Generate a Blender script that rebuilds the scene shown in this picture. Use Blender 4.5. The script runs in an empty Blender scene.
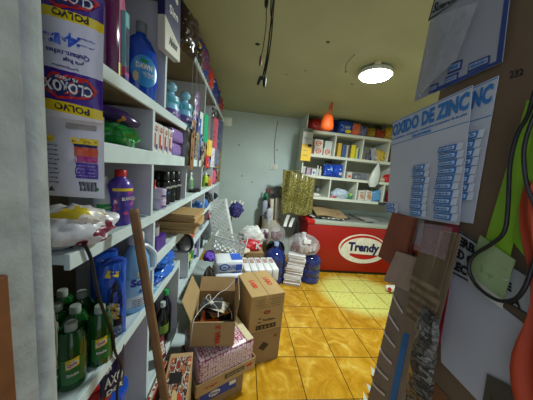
import bpy, bmesh, math, random
from math import pi, sin, cos, sqrt
from mathutils import Vector, Matrix, noise
R = random.Random(7)
SC = bpy.context.scene
COL = SC.collection
rad = math.radians

# ------------------------------------------------------------------ camera
F, YAW, PIT, ROL, H = 214.0, .1066, .135, .0975, 1.61
cy_, sy_, cp_, sp_, cr_, sr_ = cos(YAW), sin(YAW), cos(PIT), sin(PIT), cos(ROL), sin(ROL)
FW = Vector((sy_*cp_, cy_*cp_, -sp_))
R0 = Vector((cy_, -sy_, 0))
U0 = R0.cross(FW)
RT = cr_*R0 + sr_*U0
UP = -sr_*R0 + cr_*U0
EYE = Vector((0, 0, H))
cam = bpy.data.cameras.new('camera')
camo = bpy.data.objects.new('camera', cam)
COL.objects.link(camo)
camo.matrix_world = Matrix(((RT.x, UP.x, -FW.x, 0), (RT.y, UP.y, -FW.y, 0), (RT.z, UP.z, -FW.z, H), (0, 0, 0, 1)))
cam.sensor_width = 36
cam.lens = 36*F/533
cam.clip_start = .02
SC.camera = camo

def at(u, v, k, val):                       # where a sight line meets the plane (axis k = val)
    d = FW + (u-266.5)/F*RT - (v-200)/F*UP
    t = (val-EYE[k])/d[k]
    return EYE + t*d
def proj(p):
    d = Vector(p)-EYE
    c = d.dot(FW)
    return 266.5+F*d.dot(RT)/c, 200-F*d.dot(UP)/c
def ly(u, x, z):                            # depth along the left shelves
    lo, hi = .2, 12
    for _ in range(50):
        m = (lo+hi)/2
        if proj((x, m, z))[0] < u: lo = m
        else: hi = m
    return m
def bx(u, y, z):                            # position along the back shelves
    lo, hi = -2, 6
    for _ in range(50):
        m = (lo+hi)/2
        if proj((m, y, z))[0] < u: lo = m
        else: hi = m
    return m

# ------------------------------------------------------------------ materials
def lin(c):
    return tuple(((x/255)/12.92 if x/255 <= .04045 else ((x/255+.055)/1.055)**2.4) for x in c)+(1,)
MC = {}
def M(rgb, rough=.5, var=.12, scale=14, metal=0, bump=0, spec=.5, coat=0, trans=0):
    key = (tuple(rgb), rough, var, scale, metal, bump, spec, coat, trans)
    if key in MC: return MC[key]
    m = bpy.data.materials.new('surface_%d' % len(MC)); m.use_nodes = True
    nt = m.node_tree; b = nt.nodes['Principled BSDF']
    b.inputs['Roughness'].default_value = rough
    b.inputs['Metallic'].default_value = metal
    b.inputs['Specular IOR Level'].default_value = spec
    b.inputs['Coat Weight'].default_value = coat
    b.inputs['Transmission Weight'].default_value = trans
    tc = nt.nodes.new('ShaderNodeTexCoord'); n = nt.nodes.new('ShaderNodeTexNoise')
    n.inputs['Scale'].default_value = scale; n.inputs['Detail'].default_value = 5
    nt.links.new(tc.outputs['Object'], n.inputs['Vector'])
    r = nt.nodes.new('ShaderNodeValToRGB')
    c = lin(rgb)
    r.color_ramp.elements[0].position = .3; r.color_ramp.elements[1].position = .7
    r.color_ramp.elements[0].color = tuple(x*(1-var) for x in c[:3])+(1,)
    r.color_ramp.elements[1].color = tuple(min(1, x*(1+var)) for x in c[:3])+(1,)
    nt.links.new(n.outputs['Fac'], r.inputs['Fac'])
    nt.links.new(r.outputs['Color'], b.inputs['Base Color'])
    if bump:
        bp = nt.nodes.new('ShaderNodeBump'); bp.inputs['Strength'].default_value = bump; bp.inputs['Distance'].default_value = .01
        nt.links.new(n.outputs['Fac'], bp.inputs['Height']); nt.links.new(bp.outputs['Normal'], b.inputs['Normal'])
    MC[key] = m
    return m
def pat(cols, scale=30, rough=.35, stretch=(1, 1, 1), seed=0):   # printed packaging: patches of the print's colours
    key = ('p', tuple(map(tuple, cols)), scale, rough, stretch, seed)
    if key in MC: return MC[key]
    m = bpy.data.materials.new('print_%d' % len(MC)); m.use_nodes = True
    nt = m.node_tree; b = nt.nodes['Principled BSDF']; b.inputs['Roughness'].default_value = rough
    tc = nt.nodes.new('ShaderNodeTexCoord'); mp = nt.nodes.new('ShaderNodeMapping')
    mp.inputs['Scale'].default_value = stretch; mp.inputs['Location'].default_value = (seed*1.7, seed*.9, seed*.4)
    n = nt.nodes.new('ShaderNodeTexNoise'); n.inputs['Scale'].default_value = scale; n.inputs['Detail'].default_value = 2.5
    nt.links.new(tc.outputs['Object'], mp.inputs['Vector']); nt.links.new(mp.outputs['Vector'], n.inputs['Vector'])
    r = nt.nodes.new('ShaderNodeValToRGB'); r.color_ramp.interpolation = 'CONSTANT'
    k = len(cols); e = r.color_ramp.elements
    while len(e) < k: e.new(.5)
    for i, c in enumerate(cols):
        e[i].position = 0 if i == 0 else .36+.3*(i-1)/max(1, k-2 if k > 2 else 1) if k > 2 else .5
        e[i].color = lin(c)
    nt.links.new(n.outputs['Fac'], r.inputs['Fac']); nt.links.new(r.outputs['Color'], b.inputs['Base Color'])
    MC[key] = m
    return m
def bands(stops, axis='Z', rough=.3, slant=0):      # printed stripes; stops = [(pos in metres, colour)], ascending
    m = bpy.data.materials.new('bands'); m.use_nodes = True
    nt = m.node_tree; b = nt.nodes['Principled BSDF']; b.inputs['Roughness'].default_value = rough
    tc = nt.nodes.new('ShaderNodeTexCoord'); sp = nt.nodes.new('ShaderNodeSeparateXYZ')
    nt.links.new(tc.outputs['Object'], sp.inputs[0])
    mr = nt.nodes.new('ShaderNodeMapRange'); lo = stops[0][0]; hi = stops[-1][0]+.02
    mr.inputs['From Min'].default_value = lo; mr.inputs['From Max'].default_value = hi
    src = sp.outputs[axis]
    if slant:
        ma = nt.nodes.new('ShaderNodeMath'); ma.operation = 'MULTIPLY_ADD'
        nt.links.new(sp.outputs['X'], ma.inputs[0]); ma.inputs[1].default_value = slant; nt.links.new(src, ma.inputs[2]); src = ma.outputs[0]
    nt.links.new(src, mr.inputs['Value'])
    r = nt.nodes.new('ShaderNodeValToRGB'); r.color_ramp.interpolation = 'CONSTANT'; e = r.color_ramp.elements
    while len(e) < len(stops): e.new(.5)
    for i, (p, c) in enumerate(stops):
        e[i].position = (p-lo)/(hi-lo); e[i].color = lin(c)
    nt.links.new(mr.outputs[0], r.inputs['Fac']); nt.links.new(r.outputs['Color'], b.inputs['Base Color'])
    return m
def film(rgb, alpha, rough=.2, bump=.3):            # thin translucent plastic
    m = bpy.data.materials.new('film'); m.use_nodes = True
    nt = m.node_tree; b = nt.nodes['Principled BSDF']
    b.inputs['Base Color'].default_value = lin(rgb); b.inputs['Roughness'].default_value = rough; b.inputs['Alpha'].default_value = alpha
    tc = nt.nodes.new('ShaderNodeTexCoord'); n = nt.nodes.new('ShaderNodeTexNoise'); n.inputs['Scale'].default_value = 25
    bp = nt.nodes.new('ShaderNodeBump'); bp.inputs['Strength'].default_value = bump; bp.inputs['Distance'].default_value = .02
    nt.links.new(tc.outputs['Object'], n.inputs['Vector']); nt.links.new(n.outputs['Fac'], bp.inputs['Height']); nt.links.new(bp.outputs['Normal'], b.inputs['Normal'])
    return m
def glow(rgb, s):
    m = bpy.data.materials.new('lamp_glow'); m.use_nodes = True
    b = m.node_tree.nodes['Principled BSDF']
    b.inputs['Emission Color'].default_value = lin(rgb); b.inputs['Emission Strength'].default_value = s
    return m

# ------------------------------------------------------------------ mesh shapes
def NB(): return bmesh.new()
def box(bm, c, s, rz=0, bev=0, rx=0, ry=0):
    mt = Matrix.Translation(c) @ Matrix.Rotation(rz, 4, 'Z') @ Matrix.Rotation(ry, 4, 'Y') @ Matrix.Rotation(rx, 4, 'X') @ Matrix.Diagonal((s[0], s[1], s[2], 1))
    r = bmesh.ops.create_cube(bm, size=1, matrix=mt)
    if bev:
        es = list({e for v in r['verts'] for e in v.link_edges})
        bmesh.ops.bevel(bm, geom=es, offset=bev, segments=2, affect='EDGES', profile=.5)
    return bm
def B(s, bev=.002, base=True, c=(0, 0, 0)):
    return box(NB(), (c[0], c[1], c[2]+(s[2]/2 if base else 0)), s, bev=bev)
def lathe(prof, sx=1, sy=1, seg=20, bm=None, c=(0, 0, 0)):
    bm = bm or NB(); rings = []
    for r, z in prof:
        if r < 1e-6: rings.append([bm.verts.new((c[0], c[1], z+c[2]))])
        else: rings.append([bm.verts.new((c[0]+r*sx*cos(2*pi*i/seg), c[1]+r*sy*sin(2*pi*i/seg), z+c[2])) for i in range(seg)])
    for a, b in zip(rings, rings[1:]):
        for i in range(seg):
            j = (i+1) % seg
            q = [a[i % len(a)], a[j % len(a)], b[j % len(b)], b[i % len(b)]]
            q = [v for k, v in enumerate(q) if v not in q[:k]]
            if len(q) > 2:
                try: bm.faces.new(q)
                except ValueError: pass
    for rg, fl in ((rings[0], True), (rings[-1], False)):
        if len(rg) > 2: bm.faces.new(rg[::-1] if fl else rg)
    return bm
def wrap(prof, sx, sy, z0, z1, a=1.15, k=1.02, t=.0006, seg=14):     # label band wrapped round the front (-Y) of a lathed body
    def rad_at(z):
        for (r0, h0), (r1, h1) in zip(prof, prof[1:]):
            if h0 <= z <= h1 and h1 > h0: return r0+(r1-r0)*(z-h0)/(h1-h0)
        return prof[-1][0]
    bm = NB(); g = []
    zs = [z0+(z1-z0)*i/6 for i in range(7)]
    for kk in (k, k-.015):
        g.append([[bm.verts.new((rad_at(z)*sx*kk*sin(-a+2*a*i/seg), -rad_at(z)*sy*kk*cos(-a+2*a*i/seg), z)) for i in range(seg+1)] for z in zs])
    o, n = g
    for i in range(6):
        for j in range(seg):
            bm.faces.new((o[i][j], o[i][j+1], o[i+1][j+1], o[i+1][j])); bm.faces.new((n[i+1][j], n[i+1][j+1], n[i][j+1], n[i][j]))
    for i in range(6):
        for j in (0, seg):
            bm.faces.new((o[i][j], o[i+1][j], n[i+1][j], n[i][j]))
    for j in range(seg):
        for i in (0, 6):
            bm.faces.new((o[i][j], o[i][j+1], n[i][j+1], n[i][j]))
    bmesh.ops.recalc_face_normals(bm, faces=bm.faces[:])
    return bm
def tube(pts, r, seg=7, bm=None):
    bm = bm or NB(); pts = [Vector(p) for p in pts]; rings = []
    for i, p in enumerate(pts):
        t = (pts[min(i+1, len(pts)-1)]-pts[max(i-1, 0)]).normalized()
        a = t.cross(Vector((.31, .77, .55))).normalized(); b = t.cross(a)
        rr = r[i] if isinstance(r, (list, tuple)) else r
        rings.append([bm.verts.new(p+rr*(cos(2*pi*k/seg)*a+sin(2*pi*k/seg)*b)) for k in range(seg)])
    for x, y in zip(rings, rings[1:]):
        for k in range(seg): bm.faces.new((x[k], x[(k+1) % seg], y[(k+1) % seg], y[k]))
    bm.faces.new(rings[0][::-1]); bm.faces.new(rings[-1])
    bmesh.ops.recalc_face_normals(bm, faces=bm.faces[:])
    return bm
def smooth_path(ctrl, n=6):
    P = [Vector(p) for p in ctrl]; out = []
    for i in range(len(P)-1):
        p0, p1, p2, p3 = P[max(i-1, 0)], P[i], P[i+1], P[min(i+2, len(P)-1)]
        for k in range(n):
            t = k/n
            out.append(.5*((2*p1)+(p2-p0)*t+(2*p0-5*p1+4*p2-p3)*t*t+(3*p1-p0-3*p2+p3)*t**3))
    return out+[P[-1]]
def pilf(w, h, t, wr=.08, seed=0):                     # half thickness of a stuffed pack at (x, z)
    def f(x, z):
        a = max(0, 1-(2*x/w)**4); b = max(0, 1-(2*z/h)**4)
        return t/2*(a*b)**.5*(1+wr*noise.noise(Vector((x*40/max(.3, w*4), z*40/max(.3, w*4), seed)))*2.2)
    return f
def pillow(w, h, t, nx=12, nz=14, wr=.1, seed=0, crimp=.0, flute=0, base=True):
    f = pilf(w, h, t, wr, seed); bm = NB(); z0 = h/2 if base else 0
    fr, bk = [], []
    for j in range(nz+1):
        a, b = [], []
        for i in range(nx+1):
            x = -w/2+w*i/nx; z = -h/2+h*j/nz
            e = i in (0, nx) or j in (0, nz)
            y = 0 if e else f(x, z)
            xx = x*(1-.05*(y/(t/2+1e-9)))
            a.append(bm.verts.new((xx, -y-.0004, z+z0))); b.append(bm.verts.new((xx, y+.0004, z+z0)))
        fr.append(a); bk.append(b)
    for j in range(nz):
        for i in range(nx):
            bm.faces.new((fr[j][i], fr[j][i+1], fr[j+1][i+1], fr[j+1][i])); bm.faces.new((bk[j+1][i], bk[j+1][i+1], bk[j][i+1], bk[j][i]))
    for j in range(nz):
        for i in (0, nx): bm.faces.new((fr[j][i], fr[j+1][i], bk[j+1][i], bk[j][i]))
    for i in range(nx):
        for j in (0, nz): bm.faces.new((fr[j][i], bk[j][i], bk[j][i+1], fr[j][i+1]))
    bmesh.ops.recalc_face_normals(bm, faces=bm.faces[:])
    return bm
def lump(s, seed=0, amp=.25, freq=1.6, sub=3, flat=.35, ridge=0):    # stuffed / crumpled bag sitting on z = 0
    bm = NB(); bmesh.ops.create_icosphere(bm, subdivisions=sub, radius=1)
    for v in bm.verts:
        p = v.co.copy(); d = 1+amp*noise.fractal(p*freq+Vector((seed*3.1, seed, 0)), .9, 2, 3)
        if ridge: d += ridge*(abs(noise.noise(p*5+Vector((seed, 0, seed))))-.2)
        v.co = Vector((p.x*d*s[0]/2, p.y*d*s[1]/2, p.z*d*s[2]/2))
    zl = -s[2]/2*(1-flat)
    for v in bm.verts:
        if v.co.z < zl: v.co.z = zl
        v.co.z -= zl
    return bm
def strip_packs(w, h, n, t=.008, seed=0):              # chain of sachets hanging one under another; top at z = 0
    bm = NB(); k = 5; W = []
    for s in (-1, 1):
        rows = []
        for j in range(n*k+1):
            z = -h*j/(n*k); bul = abs(sin(pi*j/k))
            rows.append([bm.verts.new(((-1+2*i/4)*w/2, s*(t*bul*(1-(abs(i-2)/2)**2)+.0004)+.003*noise.noise(Vector((z*20, seed, 0))), z)) for i in range(5)])
        W.append(rows)
    a, b = W
    for j in range(n*k):
        for i in range(4):
            bm.faces.new((a[j][i], a[j][i+1], a[j+1][i+1], a[j+1][i])); bm.faces.new((b[j][i], b[j][i+1], b[j+1][i+1], b[j+1][i]))
        for i in (0, 4): bm.faces.new((a[j][i], a[j+1][i], b[j+1][i], b[j][i]))
    for i in range(4):
        for j in (0, n*k): bm.faces.new((a[j][i], a[j][i+1], b[j][i+1], b[j][i]))
    bmesh.ops.recalc_face_normals(bm, faces=bm.faces[:])
    return bm
def slab(poly, th, axis):                              # outline (list of points) pulled along a vector
    bm = NB(); a = [bm.verts.new(p) for p in poly]; d = Vector(axis)*th
    b = [bm.verts.new(Vector(p)+d) for p in poly]; n = len(a)
    bm.faces.new(a); bm.faces.new(b[::-1])
    for i in range(n): bm.faces.new((a[i], b[i], b[(i+1) % n], a[(i+1) % n]))
    bmesh.ops.recalc_face_normals(bm, faces=bm.faces[:])
    return bm
def sheet(fn, nu, nv, th=.0015):                       # curved sheet: fn(s, t) -> point
    bm = NB(); g = [[bm.verts.new(fn(i/nu, j/nv)) for i in range(nu+1)] for j in range(nv+1)]
    for j in range(nv):
        for i in range(nu): bm.faces.new((g[j][i], g[j][i+1], g[j+1][i+1], g[j+1][i]))
    bmesh.ops.recalc_face_normals(bm, faces=bm.faces[:])
    bmesh.ops.solidify(bm, geom=bm.faces[:], thickness=th)
    return bm
def ellipse(bm, cx, cz, rx, rz, y, th=.001, n=36, rot=0, a0=0, a1=2*pi):
    P = []
    for i in range(n):
        t = a0+(a1-a0)*i/(n if a1-a0 > 6.2 else n-1)
        x, z = rx*cos(t), rz*sin(t)
        P.append((cx+x*cos(rot)-z*sin(rot), y, cz+x*sin(rot)+z*cos(rot)))
    a = [bm.verts.new(p) for p in P]; b = [bm.verts.new((p[0], p[1]+th, p[2])) for p in P]
    bm.faces.new(a); bm.faces.new(b[::-1])
    for i in range(n): bm.faces.new((a[i], b[i], b[(i+1) % n], a[(i+1) % n]))
    bmesh.ops.recalc_face_normals(bm, faces=bm.faces[:])
    return bm

# ------------------------------------------------------------------ objects
def emit(name, bm, mat, parent=None, loc=(0, 0, 0), rot=(0, 0, 0), sm=False):
    me = bpy.data.meshes.new(name); bm.to_mesh(me); bm.free()
    for x in (mat if isinstance(mat, (list, tuple)) else [mat]): me.materials.append(x)
    if sm:
        for p in me.polygons: p.use_smooth = True
        try: me.set_sharp_from_angle(angle=rad(45))
        except Exception: pass
    o = bpy.data.objects.new(name, me); COL.objects.link(o)
    o.location = loc; o.rotation_euler = rot
    if parent: o.parent = parent
    return o
def tag(o, label, cat, group=None):
    o['label'] = label; o['category'] = cat
    if group: o['group'] = group
    return o
def struct(o, label=None):
    o['kind'] = 'structure'
    if label: o['label'] = label
    return o
def thing(name, label, cat, loc=(0, 0, 0), rot=(0, 0, 0), group=None):
    o = bpy.data.objects.new(name, None); COL.objects.link(o); o.empty_display_size = .05
    o.location = loc; o.rotation_euler = rot
    return tag(o, label, cat, group)
def solo(name, label, cat, bm, mat, loc=(0, 0, 0), rot=(0, 0, 0), group=None, sm=True):
    return tag(emit(name, bm, mat, None, loc, rot, sm), label, cat, group)
def text_mesh(s, shear=0, bold=.0):
    cu = bpy.data.curves.new('t', 'FONT'); cu.body = s; cu.size = 1; cu.resolution_u = 2; cu.extrude = .02; cu.shear = shear; cu.offset = bold
    o = bpy.data.objects.new('t', cu); COL.objects.link(o)
    dg = bpy.context.evaluated_depsgraph_get()
    me = bpy.data.meshes.new_from_object(o.evaluated_get(dg))
    bpy.data.objects.remove(o); bpy.data.curves.remove(cu)
    return me
def lettering(parent, s, fn, mat, name='lettering', shear=0, bold=.02):
    # fn(s, t, d) -> local point; s, t in 0..1 over the word's own box, d = 0..1 raised thickness
    me = text_mesh(s, shear, bold)
    xs = [v.co.x for v in me.vertices]; ys = [v.co.y for v in me.vertices]
    x0, x1, y0, y1 = min(xs), max(xs), min(ys), max(ys)
    for v in me.vertices:
        v.co = Vector(fn((v.co.x-x0)/(x1-x0), (v.co.y-y0)/(y1-y0), 1 if v.co.z > 0 else 0))
    me.materials.clear(); me.materials.append(mat)
    o = bpy.data.objects.new(name, me); COL.objects.link(o)
    if parent: o.parent = parent
    return o
def word(parent, s, x0, x1, z0, z1, mat, y=-.001, yf=None, slope=0, **k):   # flat word on a -Y face (or over yf(x, z))
    def fn(a, b, d):
        x = x0+(x1-x0)*a; z = z0+(z1-z0)*b+slope*(x-(x0+x1)/2)
        return (x, (yf(x, z) if yf else y)-.0008*d, z)
    return lettering(parent, s, fn, mat, **k)
def word180(parent, s, x0, x1, z0, z1, mat, yf, slope=0, **k):              # the same, printed upside down
    def fn(a, b, d):
        x = x1-(x1-x0)*a; z = z1-(z1-z0)*b+slope*(x-(x0+x1)/2)
        return (x, yf(x, z)-.0008*d, z)
    return lettering(parent, s, fn, mat, **k)
def patch(parent, name, poly, mat, yf, th=.0006, n=10):                     # printed patch lying on the pack's curved front
    bm = NB()
    vs = [bm.verts.new((x, 0, z)) for x, z in poly]; bm.faces.new(vs)
    bmesh.ops.triangulate(bm, faces=bm.faces[:])
    bmesh.ops.subdivide_edges(bm, edges=bm.edges[:], cuts=4, use_grid_fill=True)
    bmesh.ops.triangulate(bm, faces=bm.faces[:])
    for v in bm.verts: v.co.y = yf(v.co.x, v.co.z)-th
    bmesh.ops.recalc_face_normals(bm, faces=bm.faces[:])
    bmesh.ops.solidify(bm, geom=bm.faces[:], thickness=th*.6)
    return emit(name, bm, mat, parent)
def copy_tree(o, parent=None):
    c = o.copy(); COL.objects.link(c)
    if parent: c.parent = parent
    for ch in list(o.children): copy_tree(ch, c)
    return c

# ------------------------------------------------------------------ common colours
WH = M((222, 222, 214), .45); CREAM = M((215, 212, 190), .5, .08, 6, bump=.15)
BLK = M((22, 22, 24), .4); NAVY = M((28, 32, 92), .4); RED = M((190, 24, 24), .4); YEL = M((232, 200, 30), .4)
BLUE = M((30, 80, 190), .35); GRN = M((30, 130, 50), .4); PUR = M((78, 42, 140), .35); KRAFT = M((176, 136, 92), .8, .08, 9)
INK = M((26, 26, 30), .5); GREY = M((120, 120, 122), .6); LILAC = M((196, 178, 222), .4)

# ================================================================== THE ROOM
CEIL = 2.6; YB = 4.0; XL = -.70; XR = 3.3
def tile_mat():
    m = bpy.data.materials.new('glazed_tiles'); m.use_nodes = True; nt = m.node_tree; b = nt.nodes['Principled BSDF']; L = nt.links.new
    tc = nt.nodes.new('ShaderNodeTexCoord'); mp = nt.nodes.new('ShaderNodeMapping'); mp.inputs['Location'].default_value = (-.933+.36*4, -1.294+.36*6, 0)
    L(tc.outputs['Object'], mp.inputs[0])
    br = nt.nodes.new('ShaderNodeTexBrick'); br.offset = 0; br.squash = 1
    br.inputs['Scale'].default_value = 1; br.inputs['Brick Width'].default_value = .36; br.inputs['Row Height'].default_value = .36
    br.inputs['Mortar Size'].default_value = .0038; br.inputs['Mortar Smooth'].default_value = .2; br.inputs['Bias'].default_value = 0
    br.inputs['Color1'].default_value = (0, 0, 0, 1); br.inputs['Color2'].default_value = (1, 1, 1, 1)
    L(mp.outputs[0], br.inputs['Vector'])
    n = nt.nodes.new('ShaderNodeTexNoise'); n.inputs['Scale'].default_value = 5; n.inputs['Detail'].default_value = 8; n.inputs['Distortion'].default_value = 1.6; n.inputs['Roughness'].default_value = .6
    ad = nt.nodes.new('ShaderNodeVectorMath'); ad.operation = 'MULTIPLY_ADD'; ad.inputs[1].default_value = (3, 7, 0)
    L(br.outputs['Color'], ad.inputs[0]); L(tc.outputs['Object'], ad.inputs[2]); L(ad.outputs[0], n.inputs['Vector'])
    r = nt.nodes.new('ShaderNodeValToRGB'); e = r.color_ramp.elements
    for _ in range(3): e.new(.5)
    for i, (p, c) in enumerate([(.3, (168, 116, 18)), (.45, (190, 138, 28)), (.55, (204, 154, 42)), (.64, (214, 176, 72)), (.74, (224, 204, 124))]):
        e[i].position = p; e[i].color = lin(c)
    L(n.outputs['Fac'], r.inputs['Fac'])
    # a paler, speckled oval mixed into the tile colour in front of the freezer
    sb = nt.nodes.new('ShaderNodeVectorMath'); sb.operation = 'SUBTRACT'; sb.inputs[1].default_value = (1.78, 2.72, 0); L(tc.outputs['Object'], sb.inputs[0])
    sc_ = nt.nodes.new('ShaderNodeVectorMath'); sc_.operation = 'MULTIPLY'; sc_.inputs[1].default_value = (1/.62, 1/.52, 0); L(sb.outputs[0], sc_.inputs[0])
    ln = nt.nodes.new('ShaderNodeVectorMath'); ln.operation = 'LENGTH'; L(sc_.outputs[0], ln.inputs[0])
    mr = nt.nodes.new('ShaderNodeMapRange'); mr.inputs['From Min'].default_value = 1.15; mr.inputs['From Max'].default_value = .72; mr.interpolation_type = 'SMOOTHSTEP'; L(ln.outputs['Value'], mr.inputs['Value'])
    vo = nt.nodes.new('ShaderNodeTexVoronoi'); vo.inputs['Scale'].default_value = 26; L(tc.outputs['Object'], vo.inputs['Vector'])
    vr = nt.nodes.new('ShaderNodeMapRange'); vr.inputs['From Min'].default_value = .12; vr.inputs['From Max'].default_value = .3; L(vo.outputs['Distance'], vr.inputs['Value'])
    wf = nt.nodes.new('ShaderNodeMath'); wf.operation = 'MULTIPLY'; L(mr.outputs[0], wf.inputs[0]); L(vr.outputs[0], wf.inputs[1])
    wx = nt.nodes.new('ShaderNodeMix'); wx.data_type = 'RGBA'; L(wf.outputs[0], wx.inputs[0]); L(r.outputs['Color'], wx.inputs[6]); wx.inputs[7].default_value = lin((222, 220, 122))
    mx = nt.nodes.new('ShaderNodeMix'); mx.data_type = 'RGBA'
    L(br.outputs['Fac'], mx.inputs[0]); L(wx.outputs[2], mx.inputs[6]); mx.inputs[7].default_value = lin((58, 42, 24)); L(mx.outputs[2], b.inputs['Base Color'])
    b.inputs['Roughness'].default_value = .16
    n2 = nt.nodes.new('ShaderNodeTexNoise'); n2.inputs['Scale'].default_value = 55; n2.inputs['Detail'].default_value = 2
    L(tc.outputs['Object'], n2.inputs['Vector'])
    h = nt.nodes.new('ShaderNodeMath'); h.operation = 'MULTIPLY_ADD'; h.inputs[1].default_value = -.8
    L(br.outputs['Fac'], h.inputs[0]); L(n2.outputs['Fac'], h.inputs[2])
    bp = nt.nodes.new('ShaderNodeBump'); bp.inputs['Strength'].default_value = .16; bp.inputs['Distance'].default_value = .01
    L(h.outputs[0], bp.inputs['Height']); L(bp.outputs['Normal'], b.inputs['Normal'])
    return m
WALLM = M((204, 220, 218), .7, .07, 2.2, bump=.12); CEILM = M((176, 178, 140), .8, .08, 2.0, bump=.08)
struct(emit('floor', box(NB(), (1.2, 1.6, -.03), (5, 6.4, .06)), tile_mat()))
struct(emit('ceiling', box(NB(), (1.3, 2.1, CEIL+.03), (4.1, 4.6, .06)), CEILM))
struct(emit('wall_back', box(NB(), (1.3, YB+.04, 1.3), (4.1, .08, 2.6)), WALLM))
struct(emit('wall_left', box(NB(), (XL-.03, 2.2, 1.3), (.06, 3.56, 2.6)), M((170, 160, 140), .8, .1, 3)))
struct(emit('wall_right', box(NB(), (XR+.03, 2.2, 1.3), (.06, 3.56, 2.6)), WALLM))
struct(emit('wall_front', box(NB(), (1.98, .49, 1.3), (2.64, .08, 2.6)), WALLM))
# plastered door jamb on the left with its rounded edge and the strip of brown timber at its foot
jm = M((154, 160, 160), .75, .2, 16, bump=1.0)
bm = NB(); box(bm, (-.535, .145, 1.3), (.40, .46, 2.6)); struct(emit('wall_jamb', bm, jm))
bm = lathe([(.026, 0), (.026, 2.6)], 1, 1, 16, None, (-.354, .386, 0)); 
for v in bm.verts:
    v.co += Vector((.006*noise.noise(v.co*9), .004*noise.noise(v.co*7), 0))
struct(emit('trim_1', bm, M((168, 176, 176), .7, .18, 18, bump=1.0), sm=True))
struct(emit('trim_2', box(NB(), (-.329, .262, .715), (.014, .112, 1.43), bev=.002), M((112, 66, 30), .7, .25, 20)))

# ceiling lamp: round surface fitting
lp = at(375, 77, 2, CEIL-.06)
t = thing('ceiling_light', 'lit round white surface lamp on the olive ceiling', 'ceiling lamp', (lp.x, lp.y, CEIL))
emit('housing', lathe([(.0, 0), (.09, 0), (.135, -.015), (.145, -.04), (.143, -.05), (.13, -.05), (.0, -.05)], 1, 1, 40), M((226, 226, 214), .5), t, sm=True)
emit('diffuser', lathe([(0, -.0515), (.128, -.0515), (.124, -.062), (.09, -.07), (0, -.074)], 1, 1, 40), glow((250, 255, 244), 22), t, sm=True)
q = at(378, 62, 2, CEIL)
solo('junction_cap', 'small pale cap on ceiling just behind the round lamp', 'cap', lathe([(0, 0), (.03, 0), (.028, -.018), (0, -.02)], 1, 1, 16), M((196, 190, 160), .6), (q.x, q.y, CEIL-.001))
for (u, v, r_), lab in zip([(257.5, 44, .021), (328, 42, .016), (305, 70.5, .008), (286.5, 74.5, .008), (352, 84, .012), (265, 86, .007)],
    ['large black oval hole cover in ceiling left of dangling cables', 'brown round stain plug in ceiling above the lamp level', 'tiny dark screw plug in mid ceiling, right one of the pair', 'tiny dark screw plug in mid ceiling, left one of the pair', 'small brown plug in ceiling left of the lit lamp', 'tiny dark plug in ceiling below the cable ends']):
    q = at(u, v, 2, CEIL)
    solo('ceiling_plug', lab, 'plug', lathe([(0, 0), (r_, 0), (r_*.8, -.004), (0, -.005)], 1.0, .8, 14), M((40, 34, 24), .8) if r_ > .018 else M((92, 78, 48), .8), (q.x, q.y, CEIL-.0005))
q = at(347, 60, 2, CEIL)
solo('ceiling_hook', 'thin dark wire hook hanging from ceiling left of the lamp', 'hook', tube(smooth_path([(.02, -.1, 0), (.01, -.03, -.012), (0, 0, -.03), (-.004, 0, -.08), (.004, 0, -.1), (.01, 0, -.085)]), .0022), INK, (q.x, q.y, CEIL))
# dangling cables
cy = 1.02
def cpt(u, v): p = at(u, v, 1, cy); return (p.x, p.y, p.z)
ctop = CEIL
c0 = at(270, 0, 1, cy)
t = thing('dangling_cable', 'bundle of black cables dangling from the ceiling above the aisle', 'cable', (c0.x, cy, CEIL))
def cab(pts, r_, mat, name):
    P = [Vector(p)-Vector((c0.x, cy, CEIL)) for p in pts]
    P = [Vector((P[0].x+.004, P[0].y, 0))]+P
    return emit(name, tube(smooth_path(P), r_, 6), mat, t, sm=True)
cab([cpt(273, 2), cpt(270, 30), cpt(267, 55), cpt(262, 80)], .0032, BLK, 'wire')
cab([cpt(271, 2), cpt(272, 28), cpt(268, 60), cpt(264, 79)], .003, BLK, 'wire')
cab([cpt(274, 5), cpt(271, 40), cpt(266, 66), cpt(263, 75)], .0025, BLK, 'wire')
cab([cpt(267, 2), cpt(266, 25), cpt(263, 48), cpt(260.5, 58)], .002, M((70, 66, 56), .6), 'wire')
p = Vector(cpt(260.5, 61))-Vector((c0.x, cy, CEIL)); emit('red_plug', lathe([(0, -.02), (.005, -.018), (.006, 0), (.004, .02), (0, .022)], 1, 1, 8), M((110, 24, 30), .4), t, p, sm=True)
for u, v in ((259.5, 80.5), (264.5, 82)):
    p = Vector(cpt(u, v))-Vector((c0.x, cy, CEIL)); emit('connector', lathe([(0, -.022), (.006, -.02), (.008, .0), (.007, .018), (0, .02)], 1, 1, 8), BLK, t, p, (0, .3 if u < 262 else 0, 0), sm=True)
p = Vector(cpt(266.5, 2))-Vector((c0.x, cy, CEIL)); emit('connector', lathe([(0, -.022), (.007, -.02), (.009, .0), (.007, .02), (0, .022)], 1, 1, 8), BLK, t, p, sm=True)

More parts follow.
